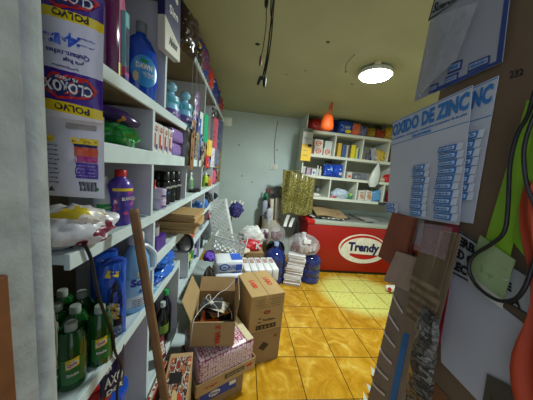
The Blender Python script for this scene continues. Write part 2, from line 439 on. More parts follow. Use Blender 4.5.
# light switch and its crack of conduit on the back wall
q = at(273.5, 167, 1, YB)
t = thing('light_switch', 'white light switch on the pale back wall', 'switch', (q.x, YB, q.z))
emit('switch_plate', box(NB(), (0, -.009, 0), (.135, .018, .095), bev=.004), M((226, 226, 216), .4), t)
emit('rocker', box(NB(), (.0, -.021, 0), (.05, .008, .06), bev=.002), M((205, 205, 196), .4), t)
q2 = at(278, 121, 1, YB)
solo('wire_conduit', 'thin grey wire running down the back wall to the switch', 'wire', tube(smooth_path([(q2.x, YB-.004, q2.z), (q2.x-.02, YB-.004, q2.z-.2), (q2.x-.015, YB-.004, q2.z-.5), (q.x+.02, YB-.004, q.z+.049)]), .006), M((120, 120, 108), .7))
for (u, v), lab in zip([(239, 145), (277, 150), (242, 176), (252, 182)], ['dark nail hole high on back wall, leftmost', 'dark nail hole on back wall beside the conduit wire', 'dark nail hole on back wall level with switch, far left', 'dark spot on back wall below and left of switch']):
    q = at(u, v, 1, YB); solo('wall_plug', lab, 'plug', lathe([(0, 0), (.012, 0), (.009, .004), (0, .005)], 1, 1, 10), M((70, 70, 62), .8), (q.x, YB, q.z), (pi/2, 0, 0))

# ================================================================== LEFT SHELVING
XF = -.38
ZA, ZB, ZC, ZC2, ZD, ZE, ZE2, ZT = 1.835, 1.64, 1.375, 1.172, .975, .735, .50, 2.285
YS, YE = .50, 3.25
sh = thing('wall_shelving', 'long off-white wooden shelving along the left wall', 'shelving', (XF, YS, 0))
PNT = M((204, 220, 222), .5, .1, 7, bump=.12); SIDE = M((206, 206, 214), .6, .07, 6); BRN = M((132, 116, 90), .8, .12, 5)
def board(name, x0, x1, y0, y1, z0, z1, mats=None, under=False):
    bm = box(NB(), ((x0+x1)/2-XF, (y0+y1)/2-YS, (z0+z1)/2), (x1-x0, y1-y0, z1-z0), bev=.002)
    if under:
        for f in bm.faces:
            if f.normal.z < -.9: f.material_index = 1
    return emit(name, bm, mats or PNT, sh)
def shelf(z, y0, y1, lip=.03):
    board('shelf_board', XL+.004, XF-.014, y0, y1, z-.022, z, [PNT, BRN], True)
    board('front_lip', XF-.0135, XF, y0, y1, z-lip, z+.004)
shelf(ZA, YS, YE, .032); shelf(ZB, YS, YE, .05); shelf(ZC, YS, YE, .034); shelf(ZT, YS, YE, .03)
shelf(ZC2, .965, YE, .048); shelf(ZD, YS-.05, 1.374, .034); shelf(ZD, 1.591, YE, .034); shelf(ZE, 1.37, YE, .03); shelf(ZE2, .93, 1.36, .03)
shelf(.14, YS, YE, .03)
def divider(y, z0, z1):
    board('divider', XL+.004, XF-.002, y-.009, y+.009, z0, z1, SIDE)
    board('divider_edge', XF-.0018, XF+.001, y-.0095, y+.0095, z0, z1)
for y in (.925, 1.43, 1.92, 2.5, 3.2): divider(y, ZA+.0045-.19-.0, ZA-.033)
for y in (1.035, 1.9, 2.5, 3.2): divider(y, ZA+.005, ZT-.031)
for y in (.925, 1.43, 1.92, 2.5, 3.2): divider(y, ZC+.005, ZB-.051)
divider(.955, ZD+.005, ZC-.035)
for y in (1.60, 2.1, 2.7, 3.2): divider(y, ZC2+.005, ZC-.035); divider(y, ZD+.005, ZC2-.049)
divider(.92, .145, ZD-.035)
for y in (1.365, 1.60, 2.0, 2.7, 3.2): divider(y, ZE+.005 if y > 1.4 else ZE2+.0, ZD-.035)
board('back_panel', XL+.001, XL+.0035, YS, YE, .1, ZT, BRN)

_k = [0]
def S(u, z, inset=.03):                     # spot on a left shelf whose sight line has column u
    x = XF-inset
    return Vector((x, ly(u, x, z), z+.0008+(.0035 if False else 0)))
RZ = pi/2                                   # local front (-Y) turned to face the aisle (+X)

def bottle(name, label, cat, loc, h, w, d, body, cap, prof, caph=.12, capr=.32, rz=RZ, lab=None, group=None, sm=True, neck=True):
    t = thing(name, label, cat, loc, (0, 0, rz), group)
    P = [(r*.5, z*h*(1-caph)) for r, z in prof]
    emit('body', lathe(P, w, d, 22), body, t, sm=True)
    z0 = h*(1-caph)
    emit('cap', lathe([(0, z0+.0005), (capr*w*.5, z0+.0005), (capr*w*.5, h*.985), (capr*w*.44, h), (0, h)], 1, 1, 18), cap, t, sm=True)
    if lab:
        for (m, a0, a1, ang) in lab:
            emit('printed_label', wrap([(0, 0)]+P[1:], w, d, a0*h, a1*h, ang), m, t, sm=True)
    return t, P
ROUND = [(0, 0), (.9, 0), (1, .04), (1, .62), (.92, .75), (.55, .88), (.36, .93), (.36, 1), (0, 1)]
SQUAT = [(0, 0), (.92, 0), (1, .03), (1, .80), (.85, .9), (.5, .97), (.45, 1), (0, 1)]
DISH = [(0, 0), (.78, 0), (.86, .03), (1, .35), (1, .55), (.86, .78), (.55, .92), (.30, .97), (.28, 1), (0, 1)]
CAN = [(0, 0), (.9, 0), (1, .02), (1, .9), (.9, .97), (.75, 1), (0, 1)]

# ---- powder sachets hanging at the near end of the shelving
w, h = .106, .232
p = at(71, 60, 1, .452)
SH = M((206, 205, 214), .25, .05, 20, bump=.2)
t = thing('powder_sachet', 'purple and white bleach powder packet hung upside down beside the jamb, upper one', 'packet', (-.337, .455, at(72, 119.5, 1, .455).z), (rad(-2), 0, rad(6)))
f = pilf(w, h, .024, .22, 3)
QX, QZ = w/.158, .735
F2 = lambda x, z: -f(x, z-h/2)-.0009
cols = [(0, (214, 212, 220)), (.012*QZ, (222, 196, 24)), (.037*QZ, (66, 36, 132)), (.112*QZ, (205, 205, 216)), (.224*QZ, (205, 205, 216)), (.226*QZ, (222, 196, 24)), (.249*QZ, (66, 36, 132)), (.295*QZ, (66, 36, 132))]
emit('pouch', pillow(w, h, .024, 16, 26, .22, 3), bands(cols, 'Z', .25, .10), t, sm=True)
def PQ(L_): return [(x*QX, z*QZ) for x, z in L_]
def w180(s_, x0, x1, z0_, z1_, m, e=0, sl=-.1, **k): word180(t, s_, x0*QX, x1*QX, z0_*QZ, z1_*QZ, m, lambda x, z: F2(x, z)-e, sl, **k)
for zc in (.075, .282):
    zt = min(zc+.031, .287)
    patch(t, 'red_shield', PQ([(-.062, zc-.002), (-.02, zc-.031), (.055, zc-.024), (.073, zc-.002), (.052, zt-.008), (-.03, zt)] if zc < .2 else [(-.062, zc-.002), (-.02, zc-.031), (.055, zc-.024), (.073, zc-.002), (.07, zt), (-.06, zt)]), RED, F2)
    patch(t, 'blue_shield', PQ([(-.052, zc-.002), (-.018, zc-.025), (.05, zc-.019), (.065, zc-.002), (.048, zc+.017), (-.03, zc+.024)] if zc < .2 else [(-.052, zc-.002), (-.018, zc-.025), (.05, zc-.019), (.065, zc-.002), (.06, zt-.001), (-.05, zt-.001)]), NAVY, lambda x, z: F2(x, z)-.0006)
    w180('CLOROX', -.05, .062, zc-.016, zc+(.01 if zc < .2 else .004), WH, .0016)
    if zc < .2: w180('75 AÑOS', -.02, .03, zc+.012, zc+.021, WH, .0016)
w180('POLVO', -.03, .052, .016, .032, INK); w180('POLVO', -.03, .052, .230, .246, INK)
IK = M((60, 60, 130), .5)
w180('Quitamanchas', -.045, .055, .144, .158, IK); w180('para Ropa', -.005, .042, .128, .141, IK); w180('blanqueador', -.03, .03, .116, .123, IK, bold=0)
w180('4', .004, .028, .166, .198, BLUE); w180('EN', -.008, .002, .178, .188, BLUE, bold=.01); w180('1', -.024, -.012, .170, .194, BLUE)
for x0, x1, z, s_ in ((.032, .066, .187, 'ropa blanca'), (.032, .066, .172, 'y de color'), (-.066, -.036, .188, 'remueve'), (-.066, -.036, .174, 'aromas')): w180(s_, x0, x1, z, z+.005, BLUE, bold=0)
for x, z in ((-.03, .19), (-.03, .176), (.03, .189), (.03, .174)):
    patch(t, 'dot', PQ([(x+.0045*cos(k*.785), z+.0045*sin(k*.785)) for k in range(8)]), BLUE, F2)
w2, h2 = .114, .168
QX, QZ = w2/.158, h2/.205
zb = at(72, 197, 1, .475).z
t = thing('powder_sachet', 'white printed back of a powder packet with barcode, hung below the purple one', 'packet', (-.352, .478, zb), (0, 0, rad(5)))
g = pilf(w2, h2, .020, .25, 9)
G2 = lambda x, z: -g(x, z-h2/2)-.0009
emit('pouch', pillow(w2, h2, .020, 16, 18, .25, 9), SH, t, sm=True)
def rect(x0, x1, z0, z1): return [(x0, z0), (x1, z0), (x1, z1), (x0, z1)]
def rq(x0, x1, z0, z1): return PQ(rect(x0, x1, z0, z1))
def wq(s_, x0, x1, z0_, z1_, m, e=0, **k): word(t, s_, x0*QX, x1*QX, z0_*QZ, z1_*QZ, m, yf=lambda x, z: G2(x, z)-e, **k)
patch(t, 'yellow_header', rq(-.072, -.032, .133, .147), YEL, G2); patch(t, 'yellow_header', rq(.008, .07, .133, .147), YEL, G2)
patch(t, 'violet_line', rq(.012, .068, .126, .1325), NAVY, G2)
patch(t, 'orange_panel', rq(.012, .068, .105, .1255), M((206, 84, 50), .4), G2); patch(t, 'magenta_panel', rq(.014, .068, .090, .1045), M((170, 50, 120), .4), G2)
patch(t, 'violet_panel', rq(.016, .069, .050, .0885), M((76, 52, 150), .4), G2); patch(t, 'grey_note', rq(-.005, .066, .167, .18), M((150, 142, 140), .5), G2)
wq('BLANQUEADOR', .011, .067, .136, .142, INK, bold=0); wq('MODO DE USO', -.07, -.035, .136, .142, INK, bold=0)
for k in range(9): wq(['aplicar polvo en agua', 'disolver bien y dejar', 'remojar la ropa blanca', 'enjuagar con agua'][k % 4], -.07, -.025, .122-k*.011, .127-k*.011, M((100, 94, 130), .5), bold=0)
for k in range(4): wq(['mantener en lugar', 'fresco y seco', 'evitar contacto', 'con los ojos'][k], .02, .064, .079-k*.008, .083-k*.008, LILAC, .0007, bold=0)
for k in range(14): patch(t, 'barcode_bar', rq(.024+k*.003, .024+k*.003+(.0014 if k % 3 else .0022), .018, .042), INK, G2)
for x in (-.066, -.046): patch(t, 'recycling_mark', PQ([(x-.008, .014), (x+.008, .014), (x, .026)]), INK, G2)
patch(t, 'green_dot', PQ([(.066+.004*cos(k*.785), .024+.004*sin(k*.785)) for k in range(8)]), GRN, G2)

# ---- near bay, shelf with the dish soap (A)
t, P = bottle('detergent_bottle', 'tall purple detergent bottle with pink label at the shelf end', 'bottle', S(110, ZA, .06), .34, .125, .075, M((92, 20, 84), .15, .1, 8, coat=.5), M((230, 120, 180), .35), [(0, 0), (.9, 0), (1, .02), (1, .72), (.8, .88), (.4, .97), (.4, 1), (0, 1)], .1, .35, rad(100), [(M((206, 110, 150), .35, .25, 40), .06, .74, .45)])
emit('yellow_sticker', wrap([(0, 0)]+P[1:], .125, .075, .012, .05, .5, 1.035), YEL, t, sm=True)
p = S(125.5, ZA, .015)
t = thing('carton', 'slim teal and pink carton between purple bottle and blue dish soap', 'carton', (p.x-.03, p.y, ZA+.001), (0, 0, RZ))
emit('box_body', B((.022, .07, .20)), bands([(0, (80, 60, 150)), (.02, (190, 60, 130)), (.045, (120, 190, 200)), (.2, (120, 190, 200))]), t)
word(t, 'OXY', -.009, .009, .03, .16, NAVY, y=-.0355)
dp = at(142.5, 97, 2, ZA); dp = S(140.3, ZA, .054)
t, P = bottle('dish_soap', 'blue dish soap bottle with clear spout cap, standing on upper shelf edge', 'bottle', dp, .275, .124, .074, M((14, 74, 190), .12, .1, 6, coat=.5), M((150, 160, 166), .15, trans=.5), DISH, .14, .3, rad(40), None)
FL = lambda x, z: -(.074/.124)*sqrt(max(1e-5, .062**2-x*x))*1.02-.0008
patch(t, 'printed_label', [(.004+.046*cos(k*.349), .098+.056*sin(k*.349)) for k in range(18)], M((50, 140, 210), .3, .12, 18), lambda x, z: FL(x, z)+.0006)
patch(t, 'green_badge', rect(-.012, .014, .128, .138), GRN, FL)
word(t, 'DAWN', -.026, .03, .104, .124, WH, yf=FL, bold=.04); word(t, 'ULTRA', -.004, .036, .086, .096, WH, yf=FL)
word(t, 'original', .0, .036, .078, .084, WH, yf=FL, bold=0)
patch(t, 'pale_sticker', [(-.026+.009*cos(k*.52), .073+.018*sin(k*.52)) for k in range(12)], M((206, 190, 140), .4), FL)
p = S(141, ZA, .13)
t = thing('carton', 'white carton with dark leaf shapes behind the blue dish soap', 'carton', (p.x, .985, ZA+.001), (0, 0, rad(22)))
emit('box_body', B((.15, .04, .25)), M((186, 186, 196), .4), t)
for x, a in ((-.04, .5), (.042, -.5)):
    emit('dark_leaf', ellipse(NB(), x*1.1, .205, .022, .028, -.0215, .001, 24, a), M((16, 44, 34), .4), t)
# ---- second bay, upper: light-blue bottles
for u, hh, ins, lab in ((170, .175, .07, 'light blue bottle with round knob cap, nearer of the pair'), (184, .185, .03, 'light blue bottle with round knob cap, farther of the pair')):
    p = S(u, ZA, ins)
    t = thing('fabric_softener', lab, 'bottle', p, (0, 0, rad(55)), 'light blue bottles on the upper shelf')
    c = M((126, 192, 228), .35, .1, 12)
    PP = [(0, 0), (.038, 0), (.042, .012), (.042, .06), (.034, .085), (.040, .105), (.036, .13), (.016, .142), (.015, .15), (0, .15)]
    t.scale = (1.16, 1.16, 1.02)
    emit('body', lathe(PP, 1.15, .8, 20), c, t, sm=True)
    emit('round_cap', lathe([(0, .150)]+[(.027*sin(a*.3), .1765-.026*cos(a*.3)) for a in range(1, 11)]+[(0, .203)], 1, 1, 16), M((142, 196, 220), .3), t, sm=True)
    emit('printed_label', wrap([(0, 0)]+PP[1:], 1.15, .8, .018, .06, 1.0), pat([(230, 230, 236), (90, 70, 150), (200, 60, 70)], 60), t, sm=True)
    emit('teal_sticker', wrap([(0, 0)]+PP[1:], 1.15, .8, .092, .12, .8, 1.03), M((80, 170, 190), .3), t, sm=True)
# ---- things hung from the top shelf
p0 = at(167.5, 20, 0, XF+.026)
t = thing('hanging_display', 'navy and white flat display box hanging from the top shelf edge', 'box', (XF+.03, .985, 2.035), (0, rad(-3), rad(80)))
emit('box_body', B((.12, .030, .42), .003), bands([(0, (206, 204, 190)), (.085, (34, 32, 86)), (.42, (34, 32, 86))], 'Z', .4, .5), t)
for k, (zz, s) in enumerate(((.20, 'Pre'), (.14, 'Sim'), (.03, 'Afeitar'))): word(t, s, -.03, .035, zz, zz+.03, WH if zz > .1 else INK, y=-.0155)
p = at(185, 46, 0, XF+.04)
solo('coffee_pouch', 'dark brown foil pouch with silver corner hanging off top shelf', 'pouch', pillow(.15, .19, .05, seed=4, wr=.3), pat([(60, 36, 28), (44, 26, 22), (150, 150, 156)], 14, .2), (XF+.045, p.y, 2.135), (0, rad(6), rad(72)))
p = S(184, ZT, -.03)
solo('clear_packet', 'clear crinkled packet leaning over the top shelf edge', 'packet', pillow(.17, .22, .05, seed=5, wr=.4), pat([(120, 112, 96), (90, 84, 74), (50, 48, 46)], 18, .15), (XF-.03, p.y-.03, ZT+.006), (0, rad(10), rad(75)))
TS = [(193.5, (176, 150, 40), (40, 36, 30), .14, .16, 'yellow and black pouch on top shelf beside the blue pack'), (200.5, (36, 62, 140), (120, 60, 90), .26, .24, 'large blue snack bag standing on the top shelf edge'), (207, (50, 90, 150), (200, 60, 50), .15, .2, 'small blue and red bag on top shelf behind large blue'), (211, (150, 40, 44), (40, 60, 130), .2, .2, 'red and blue bag on the top shelf, middle'), (214.5, (120, 30, 40), (50, 46, 110), .2, .2, 'dark red pack on the top shelf near its far end'), (218, (70, 50, 40), (150, 50, 50), .24, .2, 'brown red pack last on the top shelf')]
for k, (u, c1, c2, ww, hh, lab) in enumerate(TS):
    p = S(u, ZT, .04)
    solo('snack_bag', lab, 'snack bag', pillow(ww, hh, .09, seed=20+k, wr=.25), pat([c1, c2, c1], 12, .25, seed=k), (p.x, p.y, ZT+.006), (0, 0, rad(85)))
# ---- shelf B: green snack packs, medicine cartons, nappy packs
p = S(112, ZB, .06)
solo('snack_packet', 'shiny green snack packet lying on the middle shelf near the hung powder', 'packet', lump((.15, .13, .085), 3, .18, 2.4, 4, .3, .3), pat([(22, 110, 44), (34, 140, 60), (120, 190, 130)], 26, .15), (p.x, p.y, ZB+.001), (0, 0, rad(20)))
p = S(120, ZB, .12)
solo('snack_packet', 'dark violet packet with orange tip lying on top of the green packet', 'packet', lump((.17, .09, .055), 8, .14, 2, 3, .3), pat([(24, 18, 44), (56, 36, 92), (190, 120, 50)], 12, .2), (-.455, .785, ZB+.080), (0, rad(6), rad(50)))
us = [156, 161, 166, 170.5]
for k, u in enumerate(us):
    p = S(u, ZB, .006)
    t = thing('medicine_carton', 'white and red carton, %s in the row of four on middle shelf' % ['first from the front', 'second from the front', 'third from the front', 'fourth from the front'][k], 'carton', (p.x-.03, p.y, ZB+.001), (0, 0, RZ), 'white red cartons on the middle shelf')
    emit('box_body', B((.052, .055, .125)), M((216, 214, 212), .4), t)
    emit('red_panel', box(NB(), (-.009, -.028, .05), (.016, .001, .06)), RED, t); emit('red_mark', ellipse(NB(), .004, .1, .014, .011, -.0285, .001, 18), M((200, 60, 50), .4), t)
    emit('blue_mark', box(NB(), (.011, -.028, .025), (.014, .001, .022)), M((40, 60, 140), .4), t); word(t, 'Plus', -.015, .018, .096, .105, WH, y=-.029)
PURP = pat([(92, 70, 150), (150, 120, 190), (210, 206, 226)], 10, .25)
for k, (x, y, w_, z, lab) in enumerate(((XF-.155, 1.06, .22, 0, 'purple wrapped pack behind the white red cartons, lower'), (XF-.155, 1.06, .22, .0765, 'purple wrapped pack showing above the white red cartons'), (XF-.095, 1.305, .19, 0, 'purple and white wrapped pack next to the cartons, lower one'), (XF-.09, 1.305, .20, .0765, 'purple and white wrapped pack next to the cartons, upper one'))):
    bm = box(NB(), (0, 0, .038), (w_, .15, .074), bev=.02)
    bmesh.ops.subdivide_edges(bm, edges=bm.edges[:], cuts=2, use_grid_fill=True)
    for v in bm.verts: v.co += Vector((.004, .005, .003))*noise.noise(v.co*16+Vector((k, 0, 0)))
    solo('nappy_pack', lab, 'pack', bm, PURP, (x, y, ZB+.001+z), (0, 0, RZ+rad(-4*(k % 2)+2)))
# ---- shelf C, near bay
p = S(82, ZC, .055)
t = thing('plastic_sack', 'crumpled white plastic sack with maroon and yellow print on shelf', 'plastic bag', (-.44, .57, ZC+.002), (0, 0, rad(50)))
emit('sack_body', lump((.20, .14, .115), 2, .22, 1.7, 4, .3, .2), pat([(206, 206, 212), (210, 210, 216), (216, 216, 220), (208, 208, 214), (214, 214, 218), (206, 206, 212), (120, 26, 54), (216, 216, 220)], 11, .3), t, sm=True)
sk = lambda s: pat(s, 10, .3)
emit('printed_panel', lump((.10, .06, .05), 6, .25, 1.8, 3, .3, .3), pat([(120, 26, 54), (214, 190, 40), (222, 216, 210), (100, 24, 50)], 13, .3), t, (.015, -.035, .055), sm=True)
t, P = bottle('cleaner_bottle', 'white bottle with green and blue label beside the purple bottle', 'bottle', S(104, ZC, .085), .165, .06, .06, M((206, 214, 222), .35), M((224, 226, 226), .35), ROUND, .14, .42, RZ-.5, [(M((40, 110, 190), .35), .05, .32, 1.3), (M((30, 160, 70), .35), .33, .46, 1.2)])
word(t, 'CLORO', -.016, .016, .062, .068, WH, y=-.0325)
t, P = bottle('cleaner_bottle', 'purple cleaner bottle with red cap on near middle shelf', 'bottle', S(120.5, ZC, .045), .19, .076, .066, M((84, 62, 160), .25), M((196, 34, 34), .35), SQUAT, .12, .46, RZ-.45, [(pat([(70, 50, 150), (64, 44, 140), (80, 60, 160), (200, 60, 120), (230, 220, 240)], 45), .2, .62, 1.1), (YEL, .63, .68, 1.2)])
word(t, 'BLANCO', -.02, .026, .088, .1, WH, y=-.0345)
t, P = bottle('cleaner_bottle', 'green labelled bottle with red cap behind the purple one', 'bottle', S(130, ZC, .11), .175, .066, .066, M((190, 210, 190), .35), M((196, 34, 34), .35), ROUND, .12, .42, RZ, [(M((60, 170, 70), .35), .1, .6, 1.4)])
# ---- shelf C, second bay: spray cans, jars
for k, (u, ins) in enumerate(((158, .09), (164.5, .05), (170, .05), (175.5, .045), (181, .05))):
    p = S(u, ZC, ins)
    t, P = bottle('spray_can', 'black spray can with white print, %s along the shelf' % ['nearest, behind the lilac jars', 'second', 'middle of five', 'fourth', 'farthest'][k], 'spray can', p, .178, .054, .054, M((20, 20, 22), .25), M((16, 16, 18), .35), CAN, .26, .82, RZ-.5, [(pat([(24, 24, 26), (24, 24, 26), [(220, 120, 40), (60, 130, 220), (230, 230, 230), (220, 90, 60), (200, 200, 200)][k]], 50, .3, seed=k), .08, .4, 1.1)], 'black spray cans on the shelf')
    word(t, 'NITRO', -.019, .019, .088, .099, WH, y=-.0285)
for k in range(2):
    p = S(158.5, ZC, .026)
    t = thing('cream_jar', 'lilac white cream jar before the black cans, %s one' % ['lower', 'upper'][k], 'jar', (p.x, p.y+.005, ZC+.001+k*.051), (0, 0, RZ-.5), 'lilac jars stacked in pairs')
    emit('body', lathe([(0, 0), (.027, 0), (.03, .003), (.03, .034), (0, .034)], 1, 1, 20), M((206, 190, 222), .35), t, sm=True)
    emit('lid', lathe([(0, .0345), (.031, .0345), (.031, .048), (.029, .05), (0, .05)], 1, 1, 20), M((196, 180, 220), .35), t, sm=True); word(t, 'CREMA', -.017, .017, .012, .022, PUR, y=-.0308)
bottle('cleaner_bottle', 'red bottle tucked beside the divider next to the lilac jars', 'bottle', S(153.4, ZC, .05), .14, .04, .04, M((186, 40, 34), .35), M((150, 26, 26), .35), ROUND, .14, .4)
# ---- shelf C, third bay on
bottle('lotion_bottle', 'small pale green bottle alone in the narrow middle bay', 'bottle', S(190, ZC, .09), .16, .06, .05, M((180, 200, 180), .35), M((226, 226, 220), .35), ROUND, .15, .42, lab=[(M((120, 170, 120), .35), .2, .6, 1.2)])
bottle('lotion_bottle', 'yellow-green squat bottle with dark base farther along middle shelf', 'bottle', S(205, ZC, .05), .15, .07, .06, M((170, 200, 40), .35), M((210, 220, 210), .35), SQUAT, .15, .42, lab=[(M((40, 44, 40), .35), .05, .3, 1.4)])
solo('black_pouch', 'flat black pouch lying on the narrow middle bay floor', 'pouch', lump((.2, .1, .03), 3, .2), BLK, S(195, ZC, .04), (0, 0, RZ))
solo('snack_bag', 'red and pink snack bag at far end of the middle shelf', 'snack bag', pillow(.26, .19, .08, seed=31, wr=.25), pat([(200, 50, 80), (220, 100, 130), (150, 20, 30)], 12, .3), S(213.5, ZC, .04), (0, 0, RZ))
bottle('sauce_bottle', 'orange bottle near the far end of the middle shelf', 'bottle', S(208, ZC, .03), .13, .06, .06, M((206, 120, 50), .35), BLK, ROUND, .14, .42)
# ---- strips of sachets hanging over shelf A/B, farther along
HS = [(189, 128, 166, .06, 'dark olive strip of sachets nearest the hanging row', [(40, 36, 30), (66, 60, 46), (30, 28, 24)]), (192.6, 120, 170, .05, 'black and brown strip hanging second in the row', [(30, 24, 22), (150, 110, 74), (40, 32, 28)]),
      (195.2, 92, 136, .06, 'pink and lavender strip hanging third in the row', [(224, 130, 160), (120, 96, 160), (230, 220, 226)]), (198.2, 118, 158, .055, 'white and blue strip hanging beside the pink one', [(206, 214, 220), (60, 96, 170), (160, 200, 210)]),
      (201.3, 138, 160, .05, 'blue toned strip hanging low on shelf edge', [(96, 116, 160), (140, 160, 190), (206, 208, 214)]), (204.4, 114, 142, .09, 'bright green pack hanging among the strips', [(24, 150, 110), (30, 168, 120), (24, 140, 100)]),
      (206.6, 138, 166, .1, 'brown and orange strip hanging past the green pack', [(104, 84, 64), (160, 130, 90), (60, 50, 44)]), (209.2, 140, 156, .12, 'yellow strip hanging past the green pack', [(222, 180, 50), (230, 196, 80), (190, 120, 40)]),
      (211.6, 108, 160, .13, 'tall white strip with black print hanging', [(222, 222, 216), (40, 40, 44), (222, 222, 216)]), (214, 118, 150, .14, 'dark red and pink strip hanging near shelf end', [(90, 30, 40), (190, 80, 100), (40, 30, 36)]),
      (216.6, 130, 166, .18, 'clear strip with blue dots hanging near shelf end', [(150, 156, 146), (96, 106, 136), (180, 180, 170)]), (218.6, 120, 150, .2, 'grey and navy strip hanging last but one', [(120, 116, 110), (60, 64, 100), (150, 140, 130)]),
      (193.6, 96, 122, .05, 'black and violet strip hanging above the brown one', [(30, 26, 36), (110, 80, 140), (200, 196, 210), (36, 30, 40)]),
      (197.0, 132, 160, .05, 'cream and grey strip hanging under the pink one', [(200, 196, 186), (110, 104, 100), (170, 150, 120), (60, 56, 56)]), (199.9, 112, 134, .06, 'pale teal strip hanging left of the green pack', [(150, 196, 196), (210, 220, 220), (90, 130, 150)]),
      (203.0, 146, 168, .06, 'speckled brown strip hanging below the green pack', [(96, 76, 60), (170, 150, 130), (60, 50, 46), (150, 60, 50)]), (205.6, 122, 140, .06, 'navy strip hanging right beside the green pack', [(30, 34, 70), (70, 80, 130), (24, 26, 50)]),
      (208.0, 156, 168, .09, 'blue and red strip hanging low before the yellow one', [(40, 80, 170), (190, 50, 50), (210, 210, 214)]), (210.4, 118, 146, .08, 'black strip hanging behind the tall white one', [(28, 28, 32), (90, 90, 96), (36, 34, 36)]),
      (213.0, 148, 166, .1, 'violet and white strip hanging low near the shelf end', [(110, 60, 160), (210, 206, 214), (70, 50, 110)]), (217.6, 152, 168, .1, 'rust red strip hanging low near the shelf end', [(150, 60, 44), (190, 120, 80), (90, 50, 40)]),
      (220.2, 148, 182, .09, 'long yellow strip hanging at the shelf end', [(170, 146, 70), (110, 90, 50), (190, 176, 120)])]
for k, (u, v0, v1, ww, lab, cc) in enumerate(HS):
    x = XF+.012+.017*(k % 2); y = ly(u, x, 1.75); pt = at(u, v0, 1, y); pb = at(u, v1, 1, y); hh = pt.z-pb.z; n = max(2, round(hh/.09))
    o_ = solo('sachet_strip', lab, 'sachet strip', strip_packs(ww, hh, n, .008, k), pat(cc, 42, .3, (1, 1, .6), seed=k), (x+.002, y, pt.z), (0, 0, RZ-.2), 'sachet strips hanging over the left shelves')
    emit('hanging_cord', tube([(0, 0, -.002), (0, 0, ZT-.01-pt.z)], .0016, 5), GREY, o_)
p = at(225, 122, 1, 3.3)
solo('price_tag', 'white price card sticking out at far shelf end', 'card', B((.13, .004, .12), .001), M((200, 200, 186), .5), (XF+.05, YE+.003, p.z-.06), (0, 0, 0))
for k, (u, c, lab) in enumerate(((207, (40, 70, 160), 'blue pack lying on shelf behind hanging strips'), (211, (180, 50, 50), 'red pack lying on shelf behind hanging strips'), (215, (90, 40, 130), 'purple pack lying at far end behind hanging strips'))):
    p = S(u, ZB, .07); solo('small_pack', lab, 'pack', lump((.22, .12, .09), 40+k, .15), pat([c, tuple(min(255, x+60) for x in c), c], 14), (p.x, p.y, ZB+.001), (0, 0, RZ))
for k, (u, hh, c, lab) in enumerate(((205, .24, (150, 150, 120), 'olive carton standing on upper shelf past hanging packs'), (209, .26, (120, 110, 80), 'tan carton standing on upper shelf behind white strip'))):
    p = S(u, ZA, .1); solo('carton', lab, 'carton', B((.16, .08, hh)), M(c, .6), (p.x, p.y, ZA+.001), (0, 0, RZ), sm=False)

# ---- shelf C2 (starts in the second bay)
p = S(166, ZC2, .05)
solo('carton', 'small purple carton beneath a jar at the second bay', 'carton', B((.12, .09, .066), .003), PUR, (p.x, 1.06, ZC2+.005), (0, 0, RZ), sm=False)
t = thing('glass_jar', 'small clear jar with dark lid on purple carton', 'jar', (p.x+.005, 1.055, ZC2+.073))
emit('body', lathe([(0, 0), (.026, 0), (.028, .004), (.028, .045), (0, .045)], 1, 1, 18), M((180, 176, 184), .2), t, sm=True); emit('lid', lathe([(0, .0455), (.027, .0455), (.027, .062), (0, .062)], 1, 1, 18), M((90, 70, 80), .4), t, sm=True)
KP = M((172, 140, 92), .8, .12, 30)
zz = ZC2+.006
for k in range(5):
    y0 = 1.33+.012*(k % 2); dz = .024
    t = thing('paper_bag_bundle', 'bundle of flat brown paper bags, %s of the stack on the second-bay shelf' % ['bottom', 'second from bottom', 'middle', 'fourth from bottom', 'top'][k], 'paper bags', (XF-.10+.012*(k % 3), 1.43+.01*(k % 2), zz), (0, 0, rad([4, -3, 5, 1, -4][k])), 'stacked brown paper bags')
    for j in range(4):
        emit('bag_layer', box(NB(), (.004*R.uniform(-1, 1), .004*R.uniform(-1, 1), .003+j*.0058), (.38, .25-.01*(k > 2), .0054), rz=rad(R.uniform(-1.2, 1.2)), bev=.001), KP if j % 2 else M((188, 156, 106), .8, .12, 26), t)
    zz += dz+.0008
solo('small_pack', 'dark packet with red edge lying on top of the brown paper bags', 'pack', lump((.12, .09, .05), 51, .2), pat([(40, 34, 40), (140, 50, 54), (60, 70, 60)], 20), (XF-.13, 1.46, zz+.001), (0, 0, .6))
solo('small_pack', 'pale packet lying on brown paper bags near the divider', 'pack', lump((.1, .08, .035), 52, .2), pat([(170, 160, 140), (120, 60, 60), (190, 180, 160)], 20), (XF-.14, 1.36, zz+.001), (0, 0, .2))
solo('blue_pouch', 'blue pouch with white cap resting on shelf behind white crate', 'pouch', lump((.22, .16, .14), 53, .2, sub=4), pat([(34, 70, 150), (60, 110, 180), (200, 210, 214)], 10), S(199, ZC2, .06), (0, 0, RZ))
for k, (u, c, s_, lab) in enumerate(((203, (34, 34, 38), (.26, .14, .12), 'black bundle on shelf right behind the blue pouch'), (206.5, (70, 70, 74), (.3, .14, .14), 'dark grey bundle on shelf farther behind the blue pouch'), (210.5, (40, 50, 90), (.3, .16, .1), 'navy folded bundle on the shelf end above the crate'))):
    solo('dark_bundle', lab, 'bundle', lump(s_, 60+k, .3), pat([c, tuple(x//2 for x in c), (150, 150, 150)], 12, seed=k), S(u, ZC2, .06), (0, 0, RZ))
